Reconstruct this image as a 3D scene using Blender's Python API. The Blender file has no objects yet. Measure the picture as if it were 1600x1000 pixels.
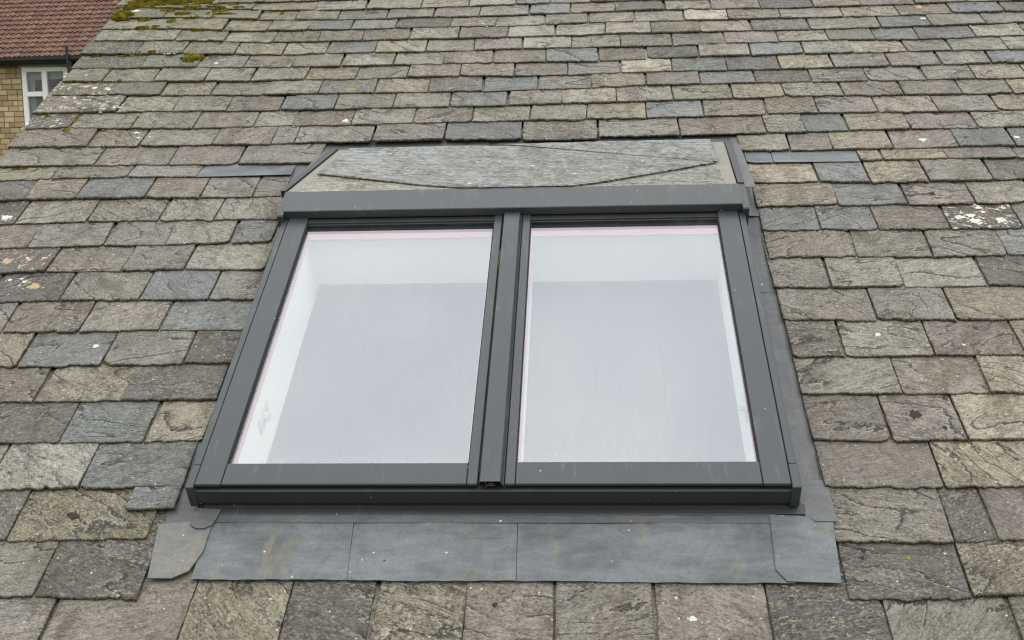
import bpy, math, random
import numpy as np
from mathutils import Matrix, Vector
random.seed(7); rng = np.random.default_rng(7)
C = bpy.context.scene.collection
sc = bpy.context.scene

# ------------------------------------------------------------------ frames of reference
# roof coordinates: u along the eaves, v up the slope, w out of the roof; origin = lower left corner of the roof window
PITCH = math.radians(32); OZ = 5.0
ROOF = Matrix.Translation((0, 0, OZ)) @ Matrix.Rotation(PITCH, 4, 'X')
def unit(a): a = np.array(a, float); return a / np.linalg.norm(a)
F = 1790.0
c_up = unit((105, -1430, F)); c_rt = np.array((26600, -285, -F)); c_rt = unit(c_rt - c_rt.dot(c_up) * c_up)
c_nm = np.cross(c_rt, c_up); c_nm = c_nm if c_nm[2] < 0 else -c_nm
R = np.array([c_rt, c_up, c_nm])
CAM_UVW = (1.064, -2.0855, 2.311)

# ------------------------------------------------------------------ camera, sky, sun, exposure
cam = bpy.data.cameras.new('camera'); co = bpy.data.objects.new('camera', cam); C.objects.link(co)
m = Matrix(((R[0, 0], -R[0, 1], -R[0, 2], CAM_UVW[0]), (R[1, 0], -R[1, 1], -R[1, 2], CAM_UVW[1]), (R[2, 0], -R[2, 1], -R[2, 2], CAM_UVW[2]), (0, 0, 0, 1)))
co.matrix_world = ROOF @ m
cam.sensor_width = 36; cam.lens = 36 * F / 1600; cam.clip_start = .05; cam.clip_end = 2000
cam.dof.use_dof = True; cam.dof.focus_distance = 4.0; cam.dof.aperture_fstop = 13.0
sc.camera = co
CW = np.array(co.matrix_world.translation)
RW = np.array((ROOF.to_3x3() @ Matrix(R.tolist())))        # camera axes -> world
def at(px, py, y):
    """world point on the vertical plane Y = y that lies along the given direction"""
    d = RW @ np.array((px - 800, py - 500, F)); t = (y - CW[1]) / d[1]; return CW + d * t

SUN_EL, SUN_AZ = math.radians(52), math.radians(118)      # azimuth from +Y towards +X
world = bpy.data.worlds.new('World'); sc.world = world; world.use_nodes = True
nt = world.node_tree; N = nt.nodes; L = nt.links
bg = N['Background']; sky = N.new('ShaderNodeTexSky'); sky.sky_type = 'NISHITA'; sky.sun_disc = False
sky.sun_elevation = SUN_EL; sky.sun_rotation = SUN_AZ
tc = N.new('ShaderNodeTexCoord'); mp = N.new('ShaderNodeMapping'); mp.inputs['Scale'].default_value = (1, 1, 2.2)
no = N.new('ShaderNodeTexNoise'); no.inputs['Scale'].default_value = 2.6; no.inputs['Detail'].default_value = 5; no.inputs['Roughness'].default_value = .5
L.new(tc.outputs['Generated'], mp.inputs[0]); L.new(mp.outputs[0], no.inputs['Vector'])
rp = N.new('ShaderNodeValToRGB'); e = rp.color_ramp.elements
e[0].position = .38; e[0].color = (.78, .795, .84, 1); e[1].position = .62; e[1].color = (1.0, .985, .95, 1)
L.new(no.outputs['Fac'], rp.inputs[0])
gain = N.new('ShaderNodeVectorMath'); gain.operation = 'SCALE'; gain.inputs['Scale'].default_value = 14.5
sx = N.new('ShaderNodeSeparateXYZ'); L.new(tc.outputs['Generated'], sx.inputs[0])
gz = N.new('ShaderNodeMapRange'); L.new(sx.outputs[2], gz.inputs[0])          # overcast: three times brighter overhead than at the horizon
for i_, v_ in enumerate((0, 1, 7.4, 24.0)): gz.inputs[i_ + 1].default_value = v_
L.new(gz.outputs[0], gain.inputs['Scale']); L.new(rp.outputs[0], gain.inputs[0])
mx = N.new('ShaderNodeMix'); mx.data_type = 'RGBA'; mx.inputs[0].default_value = .97
L.new(sky.outputs[0], mx.inputs[6]); L.new(gain.outputs[0], mx.inputs[7]); L.new(mx.outputs[2], bg.inputs['Color'])
bg.inputs['Strength'].default_value = .1
sl = bpy.data.lights.new('sun', 'SUN'); sl.energy = .7; sl.angle = math.radians(20); sl.color = (1, .97, .92)
so = bpy.data.objects.new('sun', sl); C.objects.link(so)
sd = Vector((math.sin(SUN_AZ) * math.cos(SUN_EL), math.cos(SUN_AZ) * math.cos(SUN_EL), math.sin(SUN_EL)))
so.rotation_euler = sd.to_track_quat('Z', 'Y').to_euler(); so.location = (0, 0, 30)
sc.view_settings.view_transform = 'Standard'; sc.view_settings.look = 'None'; sc.view_settings.gamma = 1
sc.view_settings.exposure = 0.0; sc.view_settings.use_curve_mapping = False
sc.cycles.pixel_filter_type = 'BLACKMAN_HARRIS'; sc.cycles.filter_width = 1.15

# ------------------------------------------------------------------ materials
def srgb(*c):
    return tuple(((x / 255 + .055) / 1.055) ** 2.4 if x > 10 else x / 255 / 12.92 for x in c)
class Mat:
    def __init__(s, name, rough=.7, base=(.5, .5, .5), spec=.5, metal=0):
        s.m = bpy.data.materials.new(name); s.m.use_nodes = True; s.t = s.m.node_tree; s.n = s.t.nodes; s.l = s.t.links
        s.b = s.n['Principled BSDF']; s.b.inputs['Roughness'].default_value = rough; s.b.inputs['Metallic'].default_value = metal
        s.b.inputs['Specular IOR Level'].default_value = spec; s.b.inputs['Base Color'].default_value = (*base, 1)
    def put(s, a, sock):
        if isinstance(a, (int, float)): sock.default_value = a
        elif isinstance(a, tuple): sock.default_value = (*a, 1) if len(a) == 3 and len(sock.default_value) == 4 else a
        else: s.l.new(a, sock)
    def math(s, op, a, b=0.0, c=0.0):
        n = s.n.new('ShaderNodeMath'); n.operation = op
        for i, x in enumerate((a, b, c)): s.put(x, n.inputs[i])
        return n.outputs[0]
    def attr(s, name, out='Vector'):
        n = s.n.new('ShaderNodeAttribute'); n.attribute_name = name; return n.outputs[out]
    def coord(s): return s.n.new('ShaderNodeTexCoord').outputs['Object']
    def scale(s, v, k, off=(0, 0, 0)):
        n = s.n.new('ShaderNodeMapping'); s.l.new(v, n.inputs[0]); n.inputs['Scale'].default_value = k; n.inputs['Location'].default_value = off; return n.outputs[0]
    def noise(s, v, k=1, detail=4, rough=.55, dist=0, out='Fac'):
        n = s.n.new('ShaderNodeTexNoise'); s.l.new(v, n.inputs['Vector']); n.inputs['Scale'].default_value = k
        n.inputs['Detail'].default_value = detail; n.inputs['Roughness'].default_value = rough; n.inputs['Distortion'].default_value = dist; return n.outputs[out]
    def voro(s, v, k, out='Distance'):
        n = s.n.new('ShaderNodeTexVoronoi'); s.l.new(v, n.inputs['Vector']); n.inputs['Scale'].default_value = k; return n.outputs
    def ramp(s, f, a, b, lo=0.0, hi=1.0):
        n = s.n.new('ShaderNodeMapRange'); n.interpolation_type = 'SMOOTHSTEP'
        for i, x in enumerate((f, a, b, lo, hi)): s.put(x, n.inputs[i])
        return n.outputs[0]
    def mix(s, f, a, b, mode='MIX'):
        n = s.n.new('ShaderNodeMix'); n.data_type = 'RGBA'; n.blend_type = mode
        s.put(f, n.inputs[0]); s.put(a, n.inputs[6]); s.put(b, n.inputs[7]); return n.outputs[2]
    def gain(s, c, f):
        n = s.n.new('ShaderNodeVectorMath'); n.operation = 'SCALE'; s.put(c, n.inputs[0]); s.put(f, n.inputs['Scale']); return n.outputs[0]
    def bump(s, h, dist, strength=1.0, prev=None):
        n = s.n.new('ShaderNodeBump'); n.inputs['Distance'].default_value = dist; n.inputs['Strength'].default_value = strength
        s.l.new(h, n.inputs['Height'])
        if prev is not None: s.l.new(prev, n.inputs['Normal'])
        return n.outputs[0]
    def done(s, color=None, rough=None, normal=None):
        if color is not None: s.put(color, s.b.inputs['Base Color'])
        if rough is not None: s.put(rough, s.b.inputs['Roughness'])
        if normal is not None: s.l.new(normal, s.b.inputs['Normal'])
        return s.m

def slate_material():
    M = Mat('riven_slate', .62, spec=.5)
    p = M.attr('sc'); tint = M.attr('tint', 'Color'); par = M.attr('par'); edge = M.attr('edge', 'Fac')
    sp = M.n.new('ShaderNodeSeparateXYZ'); M.l.new(par, sp.inputs[0]); mott, ledge, lich = sp.outputs
    big = M.noise(M.scale(p, (9, 14, 1)), 1, 3, .6, .6)
    mid = M.noise(M.scale(p, (38, 70, 1)), 1, 5, .68, .5)
    streak = M.noise(M.scale(p, (14, 120, 1)), 1, 4, .6, .3)
    fine = M.noise(M.scale(p, (420, 420, 1)), 1, 2, .6)
    grit = M.noise(M.scale(p, (120, 190, 1)), 1, 3, .75)
    v = M.math('ADD', M.math('MULTIPLY', big, .5), M.math('MULTIPLY', mid, .85))
    v = M.math('ADD', v, M.math('MULTIPLY', streak, .6))
    v = M.math('ADD', v, M.math('MULTIPLY', grit, 1.35))
    v = M.math('ADD', v, M.math('MULTIPLY', fine, .9))
    v = M.math('SUBTRACT', v, 1.10)                                    # about 1 on average
    k = M.math('ADD', 1.0, M.math('MULTIPLY', M.math('SUBTRACT', v, 1.0), M.math('ADD', 1.45, M.math('MULTIPLY', mott, 1.0))))
    k = M.math('MAXIMUM', k, .15)
    col = M.gain(tint, k)
    # warm and cool drift inside one slate
    col = M.mix(M.math('MULTIPLY', M.ramp(M.noise(M.scale(p, (6, 11, 1), (4, 2, 0)), 1, 3, .6, .8), .5, .66), .38), col, M.mix(1.0, col, (1.08, 1.0, .86), 'MULTIPLY'))
    col = M.mix(M.math('MULTIPLY', M.ramp(M.noise(M.scale(p, (5, 9, 1), (9, 7, 0)), 1, 3, .6, .8), .52, .68), .4), col, M.mix(1.0, col, (.95, 1.0, 1.04), 'MULTIPLY'))
    # staining that runs over many slates at once (roof position, not slate position)
    wp = M.n.new('ShaderNodeNewGeometry').outputs['Position']
    st1 = M.ramp(M.noise(M.scale(wp, (2.2, 1.1, 1.1)), 1, 5, .68, .7), .42, .64)
    st2 = M.ramp(M.noise(M.scale(wp, (9, 5, 5), (3, 1, 2)), 1, 5, .7, .9), .50, .64)
    col = M.mix(M.math('MULTIPLY', st1, .5), col, M.mix(1.0, col, (.70, .65, .58), 'MULTIPLY'))
    col = M.mix(M.math('MULTIPLY', st2, .75), col, M.mix(1.0, col, (.55, .50, .42), 'MULTIPLY'))
    # crusty pale growth patches
    crust = M.ramp(M.noise(M.scale(p, (30, 44, 1), (3, 8, 0)), 1, 6, .72, .4), .56, .64)
    crust = M.math('MULTIPLY', crust, M.math('MULTIPLY', M.ramp(M.noise(M.scale(p, (8, 9, 1), (1, 5, 0)), 1, 2, .5), .40, .62), M.math('MULTIPLY', mott, 1.3)))
    col = M.mix(M.math('MINIMUM', crust, .8), col, M.mix(mid, srgb(128, 122, 92), srgb(178, 170, 140)))
    # dark blotches
    blot = M.ramp(M.noise(M.scale(p, (22, 30, 1), (7, 1, 0)), 1, 5, .7, .6), .56, .66)
    col = M.mix(M.math('MULTIPLY', blot, M.math('ADD', .34, M.math('MULTIPLY', mott, .5))), col, srgb(62, 58, 50))
    # cleavage ledges: terraces of a slow field, a dark riser where the level drops
    jagged = M.noise(M.scale(p, (55, 75, 1), (5, 2, 0)), 1, 3, .6)
    fld = M.math('ADD', M.noise(M.scale(p, (2.4, 6.8, 1), (5, 5, 0)), 1, 2, .45, .5), M.math('MULTIPLY', jagged, .085))
    sq = M.n.new('ShaderNodeSeparateXYZ'); M.l.new(p, sq.inputs[0])
    lin = M.math('ADD', sq.outputs[1], M.math('MULTIPLY', sq.outputs[0], .35))
    t = M.math('ADD', M.math('MULTIPLY', fld, M.math('ADD', 2.5, M.math('MULTIPLY', ledge, 6.0))), M.math('MULTIPLY', lin, M.math('ADD', 3.0, M.math('MULTIPLY', ledge, 12.0))))
    fr = M.math('FRACT', t)
    on = M.ramp(M.noise(M.scale(p, (5, 6, 1), (2, 9, 0)), 1, 2, .5), .41, .50)
    on = M.math('MULTIPLY', on, M.ramp(ledge, .05, .22))
    wv = M.math('ADD', .05, M.math('MULTIPLY', M.math('MULTIPLY', grit, grit), .42))
    riser = M.math('MULTIPLY', M.math('SUBTRACT', 1.0, M.ramp(fr, M.math('MULTIPLY', wv, .35), wv)), on)
    col = M.mix(M.math('MULTIPLY', riser, .9), col, srgb(40, 38, 33))
    rim = M.math('MULTIPLY', M.ramp(fr, .88, .985), on)
    col = M.mix(M.math('MULTIPLY', rim, .30), col, srgb(180, 176, 160))
    # thin hairline cracks running along the grain
    hair = M.noise(M.scale(p, (9, 46, 1), (8, 3, 0)), 1, 3, .6, .9)
    hl = M.math('SUBTRACT', 1.0, M.ramp(M.math('ABSOLUTE', M.math('SUBTRACT', hair, .5)), .0, .022))
    hl = M.math('MULTIPLY', hl, M.ramp(M.noise(M.scale(p, (12, 14, 1), (6, 6, 0)), 1, 2, .5), .50, .60))
    col = M.mix(M.math('MULTIPLY', hl, .62), col, srgb(50, 48, 42))
    # dense dark and pale flecks of old growth
    fk = M.noise(M.scale(p, (95, 150, 1), (4, 9, 0)), 1, 4, .75, .6)
    where = M.ramp(M.noise(M.scale(p, (12, 16, 1), (9, 2, 0)), 1, 3, .6), .34, .56)
    amt = M.math('MULTIPLY', where, M.math('ADD', .40, M.math('MULTIPLY', mott, .6)))
    col = M.mix(M.math('MULTIPLY', M.ramp(fk, .525, .60), amt), col, M.gain(col, .33))
    col = M.mix(M.math('MULTIPLY', M.math('SUBTRACT', 1.0, M.ramp(fk, .39, .46)), M.math('MULTIPLY', amt, .62)), col, srgb(178, 174, 154))
    # pits and specks
    vo = M.voro(M.scale(p, (1, 1, 1)), 66)
    r = M.n.new('ShaderNodeSeparateColor'); M.l.new(vo['Color'], r.inputs[0])
    pit = M.math('MULTIPLY', M.math('LESS_THAN', vo['Distance'], M.math('MULTIPLY', r.outputs[1], .22)), M.math('LESS_THAN', r.outputs[0], .26))
    col = M.mix(M.math('MULTIPLY', pit, .85), col, srgb(38, 37, 33))
    vw = M.voro(M.scale(p, (1, 1, 1), (3, 3, 3)), 75)
    r2 = M.n.new('ShaderNodeSeparateColor'); M.l.new(vw['Color'], r2.inputs[0])
    wh = M.math('MULTIPLY', M.math('LESS_THAN', vw['Distance'], M.math('MULTIPLY', r2.outputs[1], .24)), M.math('LESS_THAN', r2.outputs[0], M.math('ADD', .07, M.math('MULTIPLY', lich, .4))))
    col = M.mix(M.math('MULTIPLY', wh, .85), col, srgb(205, 203, 190))
    # heavy white lichen crusts where a slate carries them
    lw = M.ramp(M.noise(M.scale(p, (26, 40, 1), (2, 2, 2)), 1, 5, .7, .3), .575, .605)
    lw = M.math('MULTIPLY', lw, M.ramp(lich, .45, .8))
    col = M.mix(lw, col, srgb(196, 194, 176))
    # dirt and algae gathered in the broken edges
    eg = M.math('MULTIPLY', M.ramp(M.math('ADD', edge, M.math('MULTIPLY', M.math('SUBTRACT', mid, .5), 1.1)), .52, 1.0), .8)
    col = M.mix(eg, col, M.mix(M.ramp(grit, .42, .62), srgb(44, 42, 34), srgb(112, 108, 84)))
    b = M.bump(M.math('ADD', M.math('SUBTRACT', t, M.math('MULTIPLY', fr, .9)), M.math('MULTIPLY', mid, .25)), .0026, .9)
    b = M.bump(M.math('ADD', M.math('MULTIPLY', fine, .5), M.math('ADD', streak, M.math('ADD', grit, mid))), .0045, .9, b)
    return M.done(col, None, b)

def metal_paint(name, base, rough=.42, dirt=.25):
    M = Mat(name, rough, spec=.55); p = M.coord()
    a = M.noise(p, 3.2, 3, .5); f = M.noise(p, 650, 2, .6); d = M.ramp(M.noise(M.scale(p, (30, 6, 30)), 1, 4, .7), .55, .75)
    col = M.gain(base, M.math('ADD', .72, M.math('ADD', M.math('MULTIPLY', a, .25), M.math('MULTIPLY', f, .36))))
    col = M.mix(M.math('MULTIPLY', d, dirt), col, srgb(126, 126, 118))
    vw = M.voro(p, 42); r2 = M.n.new('ShaderNodeSeparateColor'); M.l.new(vw['Color'], r2.inputs[0])
    wh = M.math('MULTIPLY', M.math('LESS_THAN', vw['Distance'], M.math('MULTIPLY', r2.outputs[1], .11)), M.math('LESS_THAN', r2.outputs[0], .14))
    col = M.mix(M.math('MULTIPLY', wh, .7), col, srgb(190, 188, 178))
    return M.done(col, M.math('ADD', rough - .06, M.math('MULTIPLY', a, .14)), M.bump(f, .0004, .35))

def lead_material(name, c0, c1, warm=.3):
    M = Mat(name, .5, spec=.5); p = M.coord()
    a = M.noise(p, 5, 5, .65, 1.0); b = M.noise(M.scale(p, (60, 90, 60)), 1, 5, .7, .8); s = M.noise(M.scale(p, (7, 30, 7)), 1, 4, .6, .5); f = M.noise(p, 500, 2, .6)
    v = M.ramp(M.math('ADD', M.math('MULTIPLY', a, .6), M.math('MULTIPLY', s, .4)), .25, .75)
    col = M.mix(v, c0, c1)
    col = M.gain(col, M.math('ADD', .0, M.math('ADD', M.math('MULTIPLY', b, .8), M.math('MULTIPLY', M.noise(M.scale(p, (150, 190, 150)), 1, 4, .8, 1.4), 1.25))))
    w = M.ramp(M.noise(M.scale(p, (9, 4, 9), (3, 3, 3)), 1, 5, .7, .6), .55, .72)
    col = M.mix(M.math('MULTIPLY', w, warm), col, srgb(134, 124, 98))
    vw = M.voro(p, 38); r2 = M.n.new('ShaderNodeSeparateColor'); M.l.new(vw['Color'], r2.inputs[0])
    wh = M.math('MULTIPLY', M.math('LESS_THAN', vw['Distance'], M.math('MULTIPLY', r2.outputs[1], .13)), M.math('LESS_THAN', r2.outputs[0], .5))
    col = M.mix(wh, col, M.mix(M.ramp(r2.outputs[2], .45, .5), srgb(40, 40, 40), srgb(195, 192, 178)))
    n = M.bump(M.math('ADD', a, M.math('MULTIPLY', b, .4)), .004, .5)
    return M.done(col, M.math('ADD', .42, M.math('MULTIPLY', b, .2)), n)

def simple(name, base, rough=.6, spec=.5, nk=20, amt=.3, bumpd=0):
    M = Mat(name, rough, spec=spec); p = M.coord(); a = M.noise(p, nk, 4, .6)
    col = M.gain(base, M.math('ADD', 1 - amt / 2, M.math('MULTIPLY', a, amt)))
    return M.done(col, None, M.bump(a, bumpd, .6) if bumpd else None)

def glass_material(name, refl, tint, gl=(.93, .95, 1.0), dust=.03):
    M = Mat(name); n, l = M.n, M.l; p = M.coord()
    g = n.new('ShaderNodeBsdfGlossy'); g.inputs['Roughness'].default_value = .012; g.inputs['Color'].default_value = (*gl, 1)
    t = n.new('ShaderNodeBsdfTransparent'); t.inputs['Color'].default_value = (*tint, 1)
    fr = n.new('ShaderNodeLayerWeight')
    fac = M.math('MINIMUM', M.math('ADD', refl, M.math('MULTIPLY', M.math('POWER', fr.outputs['Facing'], 4.0), .7)), 1.0)
    m1 = n.new('ShaderNodeMixShader'); l.new(fac, m1.inputs[0]); l.new(t.outputs[0], m1.inputs[1]); l.new(g.outputs[0], m1.inputs[2])
    d = n.new('ShaderNodeBsdfDiffuse'); d.inputs['Color'].default_value = (*srgb(200, 200, 196), 1)
    st = M.noise(M.scale(p, (26, 3.0, 1)), 1, 5, .7, .8); sp = M.noise(p, 1.3, 3, .6)
    vw = M.voro(p, 20); r2 = n.new('ShaderNodeSeparateColor'); l.new(vw['Color'], r2.inputs[0])
    dot = M.math('MULTIPLY', M.math('LESS_THAN', vw['Distance'], M.math('MULTIPLY', r2.outputs[1], .05)), M.math('LESS_THAN', r2.outputs[0], .3))
    dirt = M.math('MULTIPLY', M.math('MULTIPLY', M.ramp(st, .4, .75), M.ramp(sp, .35, .7)), dust * 4)
    sy = n.new('ShaderNodeSeparateXYZ'); l.new(p, sy.inputs[0])
    foot = M.math('MULTIPLY', M.math('SUBTRACT', 1.0, M.ramp(sy.outputs[1], .078, .15)), M.math('MULTIPLY', M.ramp(M.noise(p, 24, 4, .7), .35, .7), dust * 14))
    dirt = M.math('ADD', dirt, foot)
    dirt = M.math('MINIMUM', M.math('ADD', M.math('ADD', dirt, dust * .5), M.math('MULTIPLY', dot, .6)), 1.0)
    m2 = n.new('ShaderNodeMixShader'); l.new(dirt, m2.inputs[0]); l.new(m1.outputs[0], m2.inputs[1]); l.new(d.outputs[0], m2.inputs[2])
    l.new(m2.outputs[0], n['Material Output'].inputs['Surface']); return M.m

SLATE = slate_material()
FRAME = metal_paint('grey_powder_coat', srgb(56, 61, 64), .36, .24)
SILL = metal_paint('dark_powder_coat', srgb(50, 51, 52), .5, .12)
BLACK = simple('black_rubber', srgb(22, 22, 22), .7)
LEAD = lead_material('weathered_lead', srgb(66, 71, 73), srgb(112, 118, 120), .6)
LEADD = lead_material('dark_lead', srgb(72, 74, 76), srgb(98, 100, 102), .2)
LEADW = lead_material('stained_lead', srgb(80, 85, 88), srgb(122, 121, 112), .6)
MORTAR = simple('pale_mortar', srgb(140, 138, 131), .9, .2, 60, .5, .003)
LINING = simple('white_lining', srgb(238, 240, 236), .8, .2, 5, .04)
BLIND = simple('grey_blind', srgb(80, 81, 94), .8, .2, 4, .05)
SPACER = simple('pink_spacer', srgb(150, 106, 124), .5, .4, 8, .1)
GLASS = glass_material('coated_glass', .158, (.96, .98, .97), dust=.010)
DECK = simple('dark_underlay', srgb(46, 44, 38), .9, .2, 60, .8, .003)
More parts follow.
